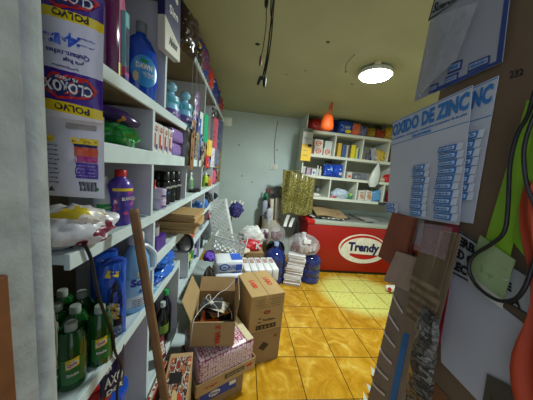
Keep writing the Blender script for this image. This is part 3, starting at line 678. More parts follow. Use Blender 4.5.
# ---- shelf D near bay: dish soap refills, pouches, jugs
GBODY = M((12, 72, 24), .12, .15, 6, coat=.4); GCAP = M((150, 160, 150), .45)
caps = [(71, 322, 'front one with label, lowest in the picture'), (92, 310, 'one with yellow label beside the front bottle'), (74, 310, 'second row middle'), (60.5, 309, 'second row next to the jamb'), (96, 298, 'third row nearest the blue pouches'), (79, 299, 'third row middle'), (64.5, 298, 'third row by the jamb'), (57, 324, 'front row half hidden by the jamb')]
hb = .185
GP = [(0, 0), (.92, 0), (1, .03), (1, .74), (.92, .87), (.72, .97), (.66, 1), (0, 1)]
for k, (u, v, lab) in enumerate(caps):
    c = at(u, v, 2, ZD+hb); g0 = at(71, 322, 2, ZD+hb); c = g0+(c-g0)*1.42
    t, P = bottle('dish_soap', 'green dish soap bottle with grey cap, '+lab, 'bottle', (c.x, c.y, ZD+.001), hb, .066, .06, GBODY, GCAP, GP, .12, .42, rad(38), None, 'green dish soap bottles')
    gl = lambda x, z: -(.06/.066)*sqrt(max(1e-5, .033**2-x*x))*1.02-.0006
    emit('printed_label', wrap([(0, 0)]+P[1:], .066, .06, .022, .095, .75), M((40, 110, 50), .35, .1, 20), t, sm=True)
    patch(t, 'yellow_badge', [(-.014, .066), (.014, .072), (.014, .098), (-.014, .094)], YEL, gl)
    patch(t, 'white_oval', [(.013*cos(a*.4)*1.0, .08+.009*sin(a*.4)+.3*.013*cos(a*.4)) for a in range(16)], WH, lambda x, z: gl(x, z)-.0005)
    word(t, 'Quix', -.010, .010, .075, .085, RED, yf=lambda x, z: gl(x, z)-.001, slope=.3, bold=.03)
    word(t, 'limón', -.012, .012, .045, .054, WH, yf=gl)
BP = M((30, 84, 190), .22, .15, 10)
for k, (u, ins, hh, ww, lab) in enumerate(((112, .045, .285, .082, 'blue refill pouch with dark label, nearer of two'), (105, .115, .285, .085, 'blue refill pouch leaning behind the nearer blue pouch'))):
    p = S(u, ZD, ins)
    t = thing('refill_pouch', lab, 'pouch', (p.x, p.y, ZD+.003), (0, 0, rad(30+8*k)))
    ff = pilf(ww, hh, .055, .15, 70+k); FF = lambda x, z, ff=ff, hh=hh: -ff(x, z-hh/2)-.0009
    emit('pouch', pillow(ww, hh, .055, 14, 18, .15, 70+k), BP, t, sm=True)
    patch(t, 'dark_panel', [(-.026, .06), (.029, .05), (.031, .15), (.015, .225), (-.009, .19)], M((22, 26, 56), .3), FF)
    patch(t, 'floral_panel', [(-.021, .085), (.021, .08), (.021, .135), (-.018, .15)], pat([(40, 60, 120), (200, 210, 230), (210, 170, 60), (30, 40, 90)], 60), lambda x, z, FF=FF: FF(x, z)-.0007)
    patch(t, 'grey_label', rect(-.027, .027, .018, .052), M((130, 150, 180), .4), FF)
    patch(t, 'yellow_flash', [(-.02, .235), (.016, .228), (.022, .25), (-.012, .256)], YEL, FF)
    for j in range(3): word(t, 'lavar ropa 900 ml', -.022, .022, .024+j*.009, .029+j*.009, NAVY, yf=lambda x, z, FF=FF: FF(x, z)-.0007, bold=0)
    emit('corner_grip', tube(smooth_path([(-.030, 0, .262), (-.006, -.006, .288), (.024, 0, .284), (.036, 0, .265)]), .009, 8), M((30, 70, 170), .3), t, sm=True)
JP = [(0, 0), (.045, 0), (.05, .01), (.05, .15), (.046, .19), (.030, .228), (.022, .24), (.022, .25), (0, .25)]
for k, (u, ins, c, lab) in enumerate(((135, .045, (120, 176, 222), 'light blue softener jug with white shoulder beside broom stick'), (131, .17, (206, 210, 216), 'white jug standing behind the light blue softener jug'))):
    p = S(u, ZD, ins)
    t = thing('softener_jug', lab, 'jug', (p.x, p.y, ZD+.001), (0, 0, rad(52)))
    s = 1.16 if k == 0 else 1.22
    PJ = [(r, z*s) for r, z in JP]
    emit('body', lathe(PJ, 1.15, .8, 24), M(c, .3, .08, 8), t, sm=True)
    emit('cap', lathe([(0, .2505*s), (.03, .2505*s), (.03, .283*s), (.026, .29*s), (0, .29*s)], 1, 1, 20), M((214, 222, 230), .3), t, sm=True)
    emit('handle', tube(smooth_path([(.048, 0, .13*s), (.078, 0, .14*s), (.08, 0, .19*s), (.05, 0, .225*s), (.03, 0, .235*s)]), .011, 8), M((206, 218, 230), .3), t, sm=True)
    if k == 0:
        jl = lambda x, z: -.8/1.15*sqrt(max(1e-5, .0575**2-x*x))*1.03-.0012
        emit('printed_label', wrap([(0, 0)]+PJ[1:], 1.15, .8, .02, .15, 1.1), bands([(0, (150, 190, 224)), (.03, (206, 218, 230)), (.075, (150, 196, 232)), (.15, (190, 214, 234))]), t, sm=True)
        word(t, 'Soft', -.036, .034, .118, .152, M((36, 50, 150), .4), yf=jl, bold=.05)
        patch(t, 'drop', [(0, .105), (-.008, .092), (0, .082), (.008, .092)], BLUE, jl)
        for a in range(5): patch(t, 'petal', [(.0+.006*cos(q_)+.011*cos(a*1.257), .17+.004*sin(q_)+.008*sin(a*1.257)) for q_ in [i*.785 for i in range(8)]], YEL if a % 2 else WH, jl)
        for j in range(4): word(t, 'suavizante 3 L', -.03, .03, .03+j*.009, .035+j*.009, NAVY, yf=jl, bold=0)
# ---- shelf D, second bay: blue packs, plunger
for k in range(2):
    p = S(172, ZD, .075)
    t = thing('blue_pack', 'blue plastic pack lying on the second-bay shelf, %s of two' % ['lower', 'upper'][k], 'pack', (p.x+.01*k, 1.17+.02*k, ZD+.006+k*.068), (0, 0, RZ+.1*k))
    emit('wrapper', lump((.30-.06*k, .16, .075), 80+k, .16, 1.6, 4, .3, .2), pat([(24, 60, 150), (46, 104, 200), (150, 190, 226)], 9, .2, seed=k), t, sm=True)
    if k == 0: emit('green_leaf', lump((.06, .05, .02), 9, .2), pat([(150, 160, 70), (60, 110, 150), (60, 130, 70)], 30), t, (.09, -.02, .062), sm=True)
solo('leaflet', 'white leaflet with light blue print lying at the shelf front edge', 'leaflet', B((.11, .05, .003), .0005), pat([(206, 212, 210), (120, 180, 210), (210, 214, 210)], 40), (XF-.03, .995, ZD+.0055), (0, 0, RZ))
p = S(188, ZD, .02)
t = thing('plunger', 'black rubber plunger lying on shelf beyond the blue packs', 'plunger', (XF+.012, 1.445, 1.07), (0, 0, 0))
emit('rubber_cup', lathe([(0, -.065), (.02, -.064), (.03, -.05), (.058, -.028), (.064, .0), (.064, .012), (.055, .012), (.05, 0), (0, -.02)], 1, 1, 24), BLK, t, (0, 0, 0), (rad(70), 0, rad(60)), sm=True)
emit('handle', tube([(-.02, -.03, .01), (-.06, -.10, .06), (-.10, -.20, .075)], .014), M((30, 28, 28), .4), t, sm=True)
solo('snack_bag', 'red bag with yellow dots on the lower shelf under the paper bags', 'snack bag', pillow(.20, .16, .06, seed=84, wr=.25), pat([(196, 40, 36), (220, 60, 40), (226, 180, 60), (60, 40, 40)], 24), (XF-.04, 1.735, ZD+.006), (0, 0, RZ))
solo('small_pack', 'pink red pack on lower shelf behind the white crate', 'pack', lump((.3, .12, .14), 85, .2), pat([(200, 50, 80), (160, 40, 60), (220, 150, 160)], 12), S(206, ZD, .05), (0, 0, RZ))
for k, (y, c, lab) in enumerate(((1.93, (150, 150, 170), 'lilac grey carton on the lower shelf past the red bag'), (2.35, (60, 60, 70), 'dark carton on lower shelf deep in the row'))):
    solo('carton', lab, 'carton', B((.16, .12, .14)), M(c, .6), (XF-.08, y, ZD+.006), (0, 0, RZ), sm=False)
# ---- shelf E (past second bay): tall bottles
for k, (u, c, cc, hh, ww, lab, lb) in enumerate(((186, (20, 96, 50), (30, 40, 40), .24, .07, 'dark green tall bottle on low shelf beside open carton', [(M((190, 210, 60), .4), .3, .55, 1.1)]), (189.6, (206, 212, 206), (110, 170, 210), .25, .07, 'white tall bottle with green stripe on the low shelf', [(M((70, 150, 80), .4), .2, .5, .8)]), (192.6, (30, 40, 96), (30, 36, 70), .25, .07, 'navy blue tall bottle on low shelf next to white', [(LILAC, .15, .4, 1.0)]), (198.5, (36, 34, 40), (20, 20, 20), .19, .1, 'black squat bottle on low shelf past the navy', None))):
    p = S(u, ZE, .05); bottle('cleaner_bottle', lab, 'bottle', (p.x, p.y, ZE+.005), hh, ww, .06, M(c, .3), M(cc, .35), ROUND, .13, .42, RZ-.6, lb)
# ---- shelf E2: bottles under the second bay
for k, (u, yy, ins, c, cc, hh, lab, lb) in enumerate(((0, 1.235, .05, (16, 26, 20), (176, 190, 184), .27, 'dark bottle with pale cap under second bay, nearest', [(M((120, 150, 60), .35), .3, .5, 1.0)]), (0, 1.315, .06, (24, 22, 44), (40, 170, 90), .30, 'dark violet bottle with green cap behind the nearest dark bottle', None), (0, 1.30, .15, (60, 40, 50), (206, 210, 214), .29, 'brown red bottle with white cap beside the dark bottles', None), (0, 1.20, .14, (60, 20, 30), (60, 60, 64), .24, 'maroon bottle at the end of the low bay', None))):
    p = Vector((XF-ins, yy, ZE2)); bottle('drink_bottle', lab, 'bottle', (p.x, p.y, ZE2+.005), hh, .07, .07, M(c, .18), M(cc, .4), ROUND, .11, .44, RZ-.6, lb)
p = S(171, ZE2, .012)
t = thing('price_card', 'white and maroon card standing before the dark bottles', 'card', (XF-.004, 1.10, ZE2+.0045), (rad(-10), 0, RZ-.35))
emit('card_sheet', B((.085, .004, .13), .0005), M((110, 34, 50), .4), t)
for x, z, w_ in ((-.018, .085, .03), (.02, .085, .026), (0, .045, .07)):
    emit('white_panel', box(NB(), (x, -.0026, z), (w_, .001, .034)), WH, t)
word(t, 'TOALLA', -.03, .03, .038, .052, RED, y=-.0033); word(t, 'H', -.024, -.012, .077, .094, RED, y=-.0033); word(t, 'R', .014, .026, .077, .094, RED, y=-.0033)
# ---- under the near bay
p = at(114, 375, 0, XF-.015)
t = thing('hanging_packet', 'navy and white packet hanging under the green soap shelf', 'packet', (XF-.02, p.y, .79), (0, 0, rad(55)))
f3 = pilf(.075, .165, .02, .2, 5); F3 = lambda x, z: -f3(x, z-.0825)-.001
emit('pouch', pillow(.075, .165, .02, 10, 12, .2, 5), M((24, 28, 66), .3), t, sm=True)
patch(t, 'white_panel', rect(-.03, -.008, .10, .15), WH, F3); word(t, 'AXO', -.028, .028, .045, .085, WH, yf=F3, bold=.03); word(t, 'DER', -.022, .03, .012, .032, WH, yf=F3, bold=.03)
solo('blue_tub', 'blue round lid low under the soap shelf at the frame bottom', 'tub', lathe([(0, 0), (.05, 0), (.055, .04), (.06, .042), (.058, .055), (0, .06)], 1, 1, 20), BLUE, at(110, 401, 0, XF-.06), (0, 0, 0))
solo('red_pack', 'small red packet low beside the blue lid', 'pack', lump((.07, .06, .07), 91, .2), M((180, 36, 36), .35), at(99, 402, 0, XF-.06), (0, 0, 0))
# ---- hanging black cable over the shelf fronts
def xp(u, v, x): q = at(u, v, 0, x); return (q.x, q.y, q.z)
solo('power_cord', 'black power cord draped down the front of the near shelves', 'cord', tube(smooth_path([xp(84, 243, XF+.006), xp(90, 256, XF+.008), xp(93, 268, XF+.008), xp(97, 290, XF+.012), xp(104, 312, XF+.012), xp(112, 332, XF+.01), xp(115, 352, XF+.008), xp(121, 366, XF+.008), xp(117, 392, XF+.008), xp(118, 410, XF+.01)]), .0042), BLK)
solo('wire_loop', 'thin pale wire bent along the jamb edge by green bottles', 'wire', tube(smooth_path([xp(53, 310, -.352), xp(56, 330, -.35), xp(56.5, 350, -.35), xp(55, 368, -.352)]), .0016), M((150, 146, 130), .5))
# ---- broom stick leaning on the shelves
T = Vector(xp(134, 211, XF+.046)); Bm = Vector(xp(165, 400, -.215)); d = (Bm-T)/(T.z-Bm.z); G = T+d*(T.z-.0)
t = thing('broom_stick', 'worn brown wooden broom handle leaning against the shelves', 'broom handle', (G.x, G.y, 0))
emit('handle', tube([Vector((0, 0, 0.012)), (T-G)*.5, T-G], [.0135, .0135, .0135], 14), M((120, 84, 50), .55, .25, 12, bump=.2), t, sm=True)
emit('end_cap', tube([(T-G)*.997, (T-G)*1.004], [.014, .0125], 14), M((140, 108, 72), .6), t, sm=True)

# ================================================================== FLOOR PILE BY THE SHELVES
CART = M((172, 142, 92), .8, .06, 6); CARTD = M((150, 122, 84), .8, .06, 6)
# two stacked cartons on the floor
ang = rad(18)
cx, cyy = .205, 1.785; sx, sy = .30, .40
def carton(name, label, loc, s, rz, mat=CART, group=None, tape=True):
    t = thing(name, label, 'carton', loc, (0, 0, rz), group)
    emit('box_body', B(s, .004), mat, t)
    if tape:
        emit('top_seam', box(NB(), (0, 0, s[2]+.0004), (.004, s[1]*.99, .0008)), M((90, 66, 42), .8), t)
        emit('packing_tape', box(NB(), (0, -s[1]/2-.0006, s[2]-.05), (.05, .0008, .1)), M((186, 150, 104), .3), t)
    return t
t = carton('carton', 'lower closed brown carton of the stack, with black diamond mark', (cx, cyy, .001), (sx, sy, .30), ang, CARTD, tape=False)
emit('diamond_mark', slab([(-.005, -sy/2-.0005, .20), (.045, -sy/2-.0005, .165), (0, -sy/2-.0005, .115), (-.05, -sy/2-.0005, .15)], .0008, (0, -1, 0)), M((60, 46, 36), .7), t)
emit('red_stamp', ellipse(NB(), .1, .235, .014, .012, -sy/2-.0012, .001), M((150, 50, 40), .6), t)
t = carton('carton', 'upper brown carton of the stack, red letters on its lid', (cx, cyy, .303), (sx, sy, .32), ang)
RI = M((190, 44, 34), .6)
def topword(t, s, cx_, cy_2, L_, hgt, z, a, mat, bold=.04):
    def fn(p, q, d):
        x = (p-.5)*L_; y = (q-.5)*hgt
        return (cx_+x*cos(a)-y*sin(a), cy_2+x*sin(a)+y*cos(a), z+.0008*d)
    return lettering(t, s, fn, mat, bold=bold)
topword(t, 'LAB0', -.07, -.02, .13, .05, .3205, rad(-90), RI); topword(t, 'LABO', .075, .0, .13, .05, .3205, rad(-90), RI)
yf = -sy/2
emit('red_seal', ellipse(NB(), .0, .165, .032, .018, yf-.0012, .001), M((160, 60, 46), .6), t)
word(t, 'LABO', -.02, .02, .158, .172, CARTD, y=yf-.0014)
for k in range(4): word(t, ['Contenido 24 unidades de 500 g', 'Mantener en lugar fresco y seco', 'Producto fabricado en Chile', 'No apilar mas de 6 cajas'][k], -.11+.02*(k % 2), .115, .275-k*.021, .284-k*.021, M((96, 70, 46), .7), y=yf-.0006, bold=0)
word(t, 'Recíclame', -.03, .075, .088, .112, INK, y=yf-.0006)
emit('recycling_ring', ellipse(ellipse(NB(), -.06, .104, .019, .019, yf-.0012, .001, 10, 0, .4, 2.6), -.06, .096, .019, .019, yf-.0012, .001, 10, 0, 3.5, 5.7), INK, t)
emit('code_frame', box(NB(), (.0, yf-.0006, .038), (.18, .0012, .04)), INK, t); word(t, '1 2 6 0 7', -.075, .075, .027, .049, CART, y=yf-.0014, bold=.01)

# lower carton, tray, pink pack, open carton
A0 = Vector((-.085, 1.44, 0))
t = thing('carton', 'brown carton with blue print at the very bottom of the pile', 'carton', (-.112, 1.425, .001), (0, 0, rad(27)))
emit('box_body', B((.33, .30, .176), .004), CARTD, t)
emit('blue_panel', box(NB(), (-.02, -.1506, .1), (.26, .001, .07)), M((34, 70, 160), .5), t); emit('white_oval', ellipse(NB(), -.05, .1, .04, .022, -.1516, .001), WH, t)
emit('white_note', box(NB(), (.08, -.1514, .115), (.05, .0008, .03)), WH, t)
word(t, 'Elite', -.08, -.02, .092, .108, M((34, 70, 160), .5), y=-.1524)
t = thing('cardboard_tray', 'open low cardboard tray under the pink wrapped pack', 'tray', (-.095, 1.425, .179), (0, 0, rad(30)))
tw, td, th_ = .43, .35, .088
for nm, c, s_ in (('tray_floor', (0, 0, .002), (tw, td, .004)), ('tray_wall', (0, -td/2, th_/2), (tw, .004, th_)), ('tray_wall', (0, td/2, th_/2), (tw, .004, th_)), ('tray_wall', (-tw/2, 0, th_/2), (.004, td, th_)), ('tray_wall', (tw/2, 0, th_/2), (.004, td, th_))):
    emit(nm, box(NB(), c, s_), M((186, 156, 112), .8, .06, 8), t)
emit('dark_label', box(NB(), (.05, -td/2-.0026, .05), (.15, .001, .032)), M((70, 64, 60), .5), t); emit('red_label', box(NB(), (.165, -td/2-.0026, .05), (.045, .001, .02)), RI, t)
word(t, 'GALLETAS', -.01, .11, .042, .058, M((170, 150, 120), .5), y=-td/2-.0033); word(t, 'fragil', -.16, -.08, .03, .048, RI, y=-td/2-.0028)
def pinkmat():
    m = bpy.data.materials.new('pink_lattice_print'); m.use_nodes = True; nt = m.node_tree; b = nt.nodes['Principled BSDF']; b.inputs['Roughness'].default_value = .3
    tc = nt.nodes.new('ShaderNodeTexCoord'); v = nt.nodes.new('ShaderNodeTexVoronoi'); v.inputs['Scale'].default_value = 58; v.inputs['Randomness'].default_value = .35
    nt.links.new(tc.outputs['Object'], v.inputs['Vector'])
    r = nt.nodes.new('ShaderNodeValToRGB'); r.color_ramp.interpolation = 'EASE'; e = r.color_ramp.elements; e[0].position = .38; e[1].position = .72
    e[0].color = lin((222, 200, 210)); e[1].color = lin((150, 44, 84)); nt.links.new(v.outputs['Distance'], r.inputs['Fac']); nt.links.new(r.outputs['Color'], b.inputs['Base Color'])
    return m
t = thing('wrapped_pack', 'pink and white lattice printed wrapped pack carrying the open carton', 'pack', (-.095, 1.425, .184), (0, 0, rad(30)))
bm = box(NB(), (0, 0, .118), (.41, .335, .232), bev=.03)
bmesh.ops.subdivide_edges(bm, edges=bm.edges[:], cuts=3, use_grid_fill=True)
for v in bm.verts: v.co += Vector((.006, .006, .005))*noise.noise(v.co*14)
emit('wrapper', bm, pinkmat(), t, sm=True)
emit('clear_tape', box(NB(), (.165, .0, .236), (.05, .33, .002)), M((214, 204, 170), .2), t)
# open carton
ow, od, oh = .285, .36, .18; z0 = .424
t = thing('open_carton', 'open brown carton with raised flaps and red letters, full of dark packets', 'carton', (-.142, 1.475, z0), (0, 0, rad(3)))
cm = M((172, 142, 98), .8, .06, 7)
for nm, c, s_ in (('carton_floor', (0, 0, .003), (ow, od, .006)), ('carton_side', (0, -od/2, oh/2), (ow, .005, oh)), ('carton_side', (0, od/2, oh/2), (ow, .005, oh)), ('carton_side', (-ow/2, 0, oh/2), (.005, od, oh)), ('carton_side', (ow/2, 0, oh/2), (.005, od, oh))):
    emit(nm, box(NB(), c, s_), cm, t)
def flap(a, b, up, L):
    a, b = Vector(a), Vector(b); n = (b-a).cross(Vector(up)).normalized()
    e = (b-a)*.03
    return slab([a, b, b+Vector(up)*L-e, a+Vector(up)*L+e], .004, n)
hl, hr = -ow/2, ow/2
emit('flap', flap((hl, -od/2, oh), (hl, od/2, oh), Vector((-.42, 0, .9)).normalized(), .15), cm, t)
emit('flap', flap((hr, -od/2, oh), (hr, od/2, oh), Vector((.10, 0, .99)).normalized(), .15), cm, t)
emit('flap', flap((hl, od/2, oh), (hr, od/2, oh), Vector((0, .35, .94)).normalized(), .11), M((196, 160, 112), .8, .06, 7), t)
emit('flap', flap((hr, -od/2-.004, oh), (hl, -od/2-.004, oh), Vector((0, -.10, -.99)).normalized(), .15), cm, t)
def fl(s, x, z0_, z1_):
    def fn(a, b, d): return (x+(b-.5)*.034, -od/2-.012-.012*((oh-z1_+(z1_-z0_)*a)/.15)-.009-.0008*d, z1_-(z1_-z0_)*a)
    return lettering(t, s, fn, RI, bold=.05)
fl('E  VIVA', .035, .04, .165)
# contents: each packet its own thing
C0 = Vector((-.142, 1.475, z0+.0065))
def loc_in(x, y, z): return (C0.x+x*cos(rad(3))-y*sin(rad(3)), C0.y+x*sin(rad(3))+y*cos(rad(3)), C0.z+z)
IN = [(-.07, .08, .06, [(22, 22, 26), (40, 46, 80), (22, 22, 26)], (.12, .15, .09), 'dark packet with blue sheen at the back of open carton'), (-.075, -.08, .06, [(24, 24, 26), (90, 90, 94), (20, 20, 22)], (.11, .15, .085), 'black and grey packet at left front of open carton'), (.075, .085, .05, [(26, 26, 28), (46, 46, 50), (20, 20, 20)], (.11, .14, .09), 'black packet at the back right of open carton'), (.08, -.075, .05, [(24, 26, 28), (110, 116, 120), (24, 24, 26)], (.11, .16, .09), 'black shiny packet at right front of open carton')]
for k, (x, y, z, cc, s_, lab) in enumerate(IN):
    solo('dark_packet', lab, 'packet', lump((s_[0], s_[1], s_[2]), 110+k, .12, 2, 3, .3, .2), pat(cc, 26, .15, seed=k), loc_in(x, y, .002), (0, 0, rad(3)), None)
for k in range(7):
    c = [(200, 90, 30), (40, 34, 32), (226, 150, 60), (150, 150, 150), (54, 30, 26), (210, 200, 180), (60, 60, 64)][k]
    solo('food_sachet', 'flat %s sachet, %s in the open carton' % (['orange', 'black', 'amber', 'silver', 'dark brown', 'cream', 'charcoal'][k], ['bottom layer', 'under the amber one', 'mid pile', 'left side', 'upper pile', 'near string', 'top right'][k]), 'sachet', pillow(.13, .15, .013, seed=120+k, wr=.3, base=False), M(c, .2, .3, 30), loc_in(-.025+.02*(k % 3), .0+.012*(k % 4)-.02, .112+k*.0125), (rad(90+3*(k % 3)), rad(4*(k % 2)), rad(15*k)), 'sachets piled in the open carton')
def lp_(x, y, z): q = loc_in(x, y, z); return Vector(q)
strg = M((214, 212, 200), .7)
K = lp_(-.03, -.045, .225)
t = thing('white_string', 'knotted white string lying over the open carton contents', 'string', K)
def stg(pts): return emit('strand', tube(smooth_path([Vector(p)-K for p in pts], 8), .0021, 6), strg, t, sm=True)
stg([K, lp_(.02, .05, .235), lp_(.07, .12, .225), lp_(.13, .17, .27)]); stg([K, lp_(-.08, -.09, .215), lp_(-.12, -.175, .19), lp_(-.125, -.215, .12), lp_(-.13, -.205, .02)])
stg([K, lp_(.02, -.1, .21), lp_(.03, -.165, .195)]); stg([K, lp_(.05, -.03, .21), lp_(.11, -.11, .2), lp_(.12, -.16, .18)]); stg([K, lp_(-.07, -.01, .23), lp_(-.05, .03, .235), K])
emit('knot', lump((.035, .03, .02), 9, .4), strg, t, (0, 0, -.012), sm=True)
# red and white packages at the frame bottom
RP = pat([(150, 40, 36), (120, 90, 76), (196, 186, 170), (70, 56, 54), (180, 110, 76), (160, 40, 36), (206, 180, 140)], 40, .2, (1, .45, 1))
t = thing('display_carton', 'flat carton with red, black and cream print under film, by broom stick', 'carton', (-.258, .945, .417), (rad(2), 0, rad(7)))
emit('box_body', B((.124, .42, .09), .004), M((176, 142, 100), .7, .08, 8), t)
emit('printed_lid', box(NB(), (.004, -.01, .0907), (.108, .38, .0012)), RP, t); emit('dark_panel', box(NB(), (-.008, .06, .0917), (.06, .06, .0008)), M((44, 40, 40), .25), t)
emit('cream_figure', ellipse(NB(), 0, 0, .014, .05, 0, .0006), M((206, 176, 120), .4), t, (.008, -.05, .0924), (-pi/2, 0, .25)); emit('red_figure', ellipse(NB(), 0, 0, .011, .045, 0, .0006), RI, t, (.03, -.06, .0926), (-pi/2, 0, .2))
solo('carton', 'brown carton supporting the red printed flat carton', 'carton', B((.124, .42, .406), .003), CARTD, (-.258, .945, .001), (0, 0, rad(7)), sm=False)
t = thing('display_carton', 'slim upright carton with red stripe and white letters by shelf divider', 'carton', (-.3615, .92, .001), (0, 0, 0))
emit('box_body', B((.022, .38, .50), .002), M((170, 150, 124), .7, .1, 8), t)
emit('red_stripe', box(NB(), (0, 0, .5006), (.016, .37, .001)), M((150, 44, 36), .4), t)
emit('side_band', box(NB(), (.0116, 0, .47), (.001, .37, .05)), M((150, 44, 36), .4), t)
topword(t, 'GALLETON', .0, .0, .3, .013, .5014, rad(90), WH)

# ---- packs and bags between shelves and back wall
def stack_box(lab, loc, s, rz, mat=CARTD): return solo('carton', lab, 'carton', B(s, .004), mat, loc, (0, 0, rz), sm=False)
stack_box('plain brown carton under the tissue rolls', (-.10, 1.98, .001), (.25, .27, .40), rad(5))
TPW = M((222, 226, 232), .25, .05, 20, bump=.2); TPB = M((46, 96, 206), .3)
for k in range(3):
    t = thing('tissue_pack', 'white and blue wrapped toilet paper pack behind open carton, %s of three' % ['bottom', 'middle', 'top'][k], 'tissue pack', (-.10+.01*(k % 2), 1.955+.035*k, .403+.1135*k), (0, 0, rad(6+3*k)), 'stacked toilet paper packs')
    bm = box(NB(), (0, 0, .056), (.265, .23, .11), bev=.026)
    bmesh.ops.subdivide_edges(bm, edges=bm.edges[:], cuts=2, use_grid_fill=True)
    for v in bm.verts: v.co += Vector((.004, .004, .003))*noise.noise(v.co*20+Vector((k, 0, 0)))
    emit('wrapper', bm, TPW, t, sm=True)
    emit('blue_ring', ellipse(ellipse(NB(), -.05, .06, .045, .034, -.1205, .003, 22), -.05, .06, .001, .001, -.1205, .003, 5), TPB, t)
    emit('white_disc', ellipse(NB(), -.05, .06, .033, .022, -.122, .002, 22), TPW, t); emit('blue_bar', box(NB(), (-.05, -.123, .06), (.03, .002, .012)), TPB, t)
    emit('blue_panel', box(NB(), (.085, -.1205, .055), (.06, .004, .06)), TPB, t); emit('blue_panel', box(NB(), (.07, 0.0, .1135), (.10, .15, .002)), TPB, t)
    word(t, 'ELITE', -.005, .05, .04, .075, TPB, y=-.1195)
stack_box('plain carton hidden under the white wrapped packs', (.245, 2.44, .001), (.36, .40, .37), rad(8))
for k in range(5):
    t = thing('napkin_pack', 'white wrapped napkin pack, %s in the tilted row behind the tall cartons' % ['leftmost', 'second', 'third', 'fourth', 'rightmost'][k], 'napkin pack', (.085+k*.080, 2.39+.012*k, .373), (0, 0, rad(8)), 'white packs in a row')
    bm = box(NB(), (0, 0, .073), (.077, .34, .144), bev=.014)
    bmesh.ops.subdivide_edges(bm, edges=bm.edges[:], cuts=2, use_grid_fill=True)
    for v in bm.verts: v.co += Vector((.004, .006, .006))*noise.noise(v.co*18+Vector((k, 0, 0)))
    emit('wrapper', bm, M((224, 224, 226), .3, .06, 20, bump=.2), t, sm=True)
    emit('printed_patch', box(NB(), (0, .05, .149), (.045, .10, .003)), pat([(216, 214, 214), (170, 130, 126), (216, 214, 214)], 40, .3, seed=k), t)
stack_box('tall brown carton holding up the white crates', (-.10, 2.40, .001), (.27, .42, .36), rad(-3))
t = carton('carton', 'small brown carton with blue mark under the white crates', (-.12, 2.40, .362), (.26, .42, .30), rad(-3), CART)
emit('blue_mark', box(NB(), (.02, -.2106, .24), (.11, .001, .07)), NAVY, t)
# white lattice crates
def crate(label, loc, rot, w_, d_, h_):
    t = thing('lattice_crate', label, 'crate', loc, rot, 'white lattice crates')
    cmx = M((232, 236, 234), .45)
    bm = NB()
    def wall(o, ux, uz, W_, H_):
        o, ux, uz = Vector(o), Vector(ux), Vector(uz); n = ux.cross(uz)
        def bar(a, b, wd):
            p0 = o+ux*a[0]+uz*a[1]; p1 = o+ux*b[0]+uz*b[1]; dr = (p1-p0); L_ = dr.length; dr.normalize(); s = n.cross(dr)
            mt = Matrix((( *dr, 0), (*s, 0), (*n, 0), (0, 0, 0, 1))).transposed(); mt.translation = (p0+p1)/2
            bmesh.ops.create_cube(bm, size=1, matrix=mt @ Matrix.Diagonal((L_, wd, .004, 1)))
        for z in (0.008, H_-.008): bar((0, z), (W_, z), .018)
        for x in (.006, W_-.006): bar((x, 0), (x, H_), .014)
        nx = max(3, int(W_/.05))
        st = W_/nx
        for i in range(-int(H_/st)-1, nx+1):
            for sg in (1, -1):
                x0, z0_ = i*st, 0
                x1, z1_ = x0+H_, H_
                if x0 < 0: z0_ = -x0; x0 = 0
                if x1 > W_: z1_ = H_-(x1-W_); x1 = W_
                if z1_-z0_ < .02: continue
                if sg < 0: x0, x1 = W_-x0, W_-x1
                bar((x0, z0_), (x1, z1_), .0115)
    for nm, a in (('lattice_wall', ((-w_/2, -d_/2, 0), (1, 0, 0), (0, 0, 1), w_, h_)), ('lattice_wall', ((w_/2, d_/2, 0), (-1, 0, 0), (0, 0, 1), w_, h_)), ('lattice_wall', ((-w_/2, d_/2, 0), (0, -1, 0), (0, 0, 1), d_, h_)), ('lattice_wall', ((w_/2, -d_/2, 0), (0, 1, 0), (0, 0, 1), d_, h_)), ('lattice_floor', ((-w_/2, -d_/2, .002), (1, 0, 0), (0, 1, 0), w_, d_))):
        bm = NB(); wall(*a); emit(nm, bm, cmx, t)
    return t
crate('white plastic lattice crate lying tilted on the small brown carton', (-.12, 2.28, .70), (rad(4), rad(10), rad(-6)), .34, .16, .17)
crate('white plastic lattice crate standing on end, leaning on the shelves', (-.17, 2.50, .668), (rad(-3), rad(-15), rad(-4)), .21, .12, .56)
solo('cloth', 'cream cloth lump spilling out of the lower white crate', 'cloth', lump((.2, .16, .1), 130, .3), M((206, 190, 166), .8), (.02, 2.66, .53), (0, 0, .3))
q = at(236.5, 207, 1, 2.75)
t = thing('folded_umbrella', 'navy folded umbrella head with white tips above the crates', 'umbrella', (q.x-.13, 2.75, .53), (0, rad(10), 0))
hz = q.z-.5
emit('canopy', lump((.17, .13, .20), 134, .2, 1.4, 4, 0, .4), M((52, 50, 112), .75, .35, 24, bump=.4), t, (0, 0, hz-.15), (0, .25, 0), sm=True)
emit('shaft', tube([(0, 0, 0), (0, 0, hz-.15)], .009), GREY, t)
for a, b_ in ((-.05, .02), (-.01, .035), (.05, .05), (.09, .04)): emit('white_tip', lathe([(0, 0), (.012, 0), (.009, .03), (0, .036)], 1, 1, 8), WH, t, (a, -.03, hz+b_))
solo('purple_cloth', 'bright purple cloth bundle below the shelves, left of the crates', 'cloth', lump((.13, .18, .10), 131, .3, sub=4), M((112, 74, 196), .7, .2, 12), (-.31, 2.22, .62), (0, 0, .2))
solo('dark_sack', 'dark stuffed sack on the floor in front of the shelves, under purple cloth', 'sack', lump((.15, .22, .64), 132, .2, sub=4), pat([(44, 40, 40), (70, 62, 52), (30, 28, 28)], 8, .6), (-.30, 2.22, .001))
solo('dark_sack', 'brown dark sack on floor behind open carton beside tissue pack', 'sack', lump((.11, .26, .5), 133, .2, sub=4), pat([(50, 42, 36), (84, 72, 56), (34, 30, 28)], 10, .6), (-.31, 1.85, .001))
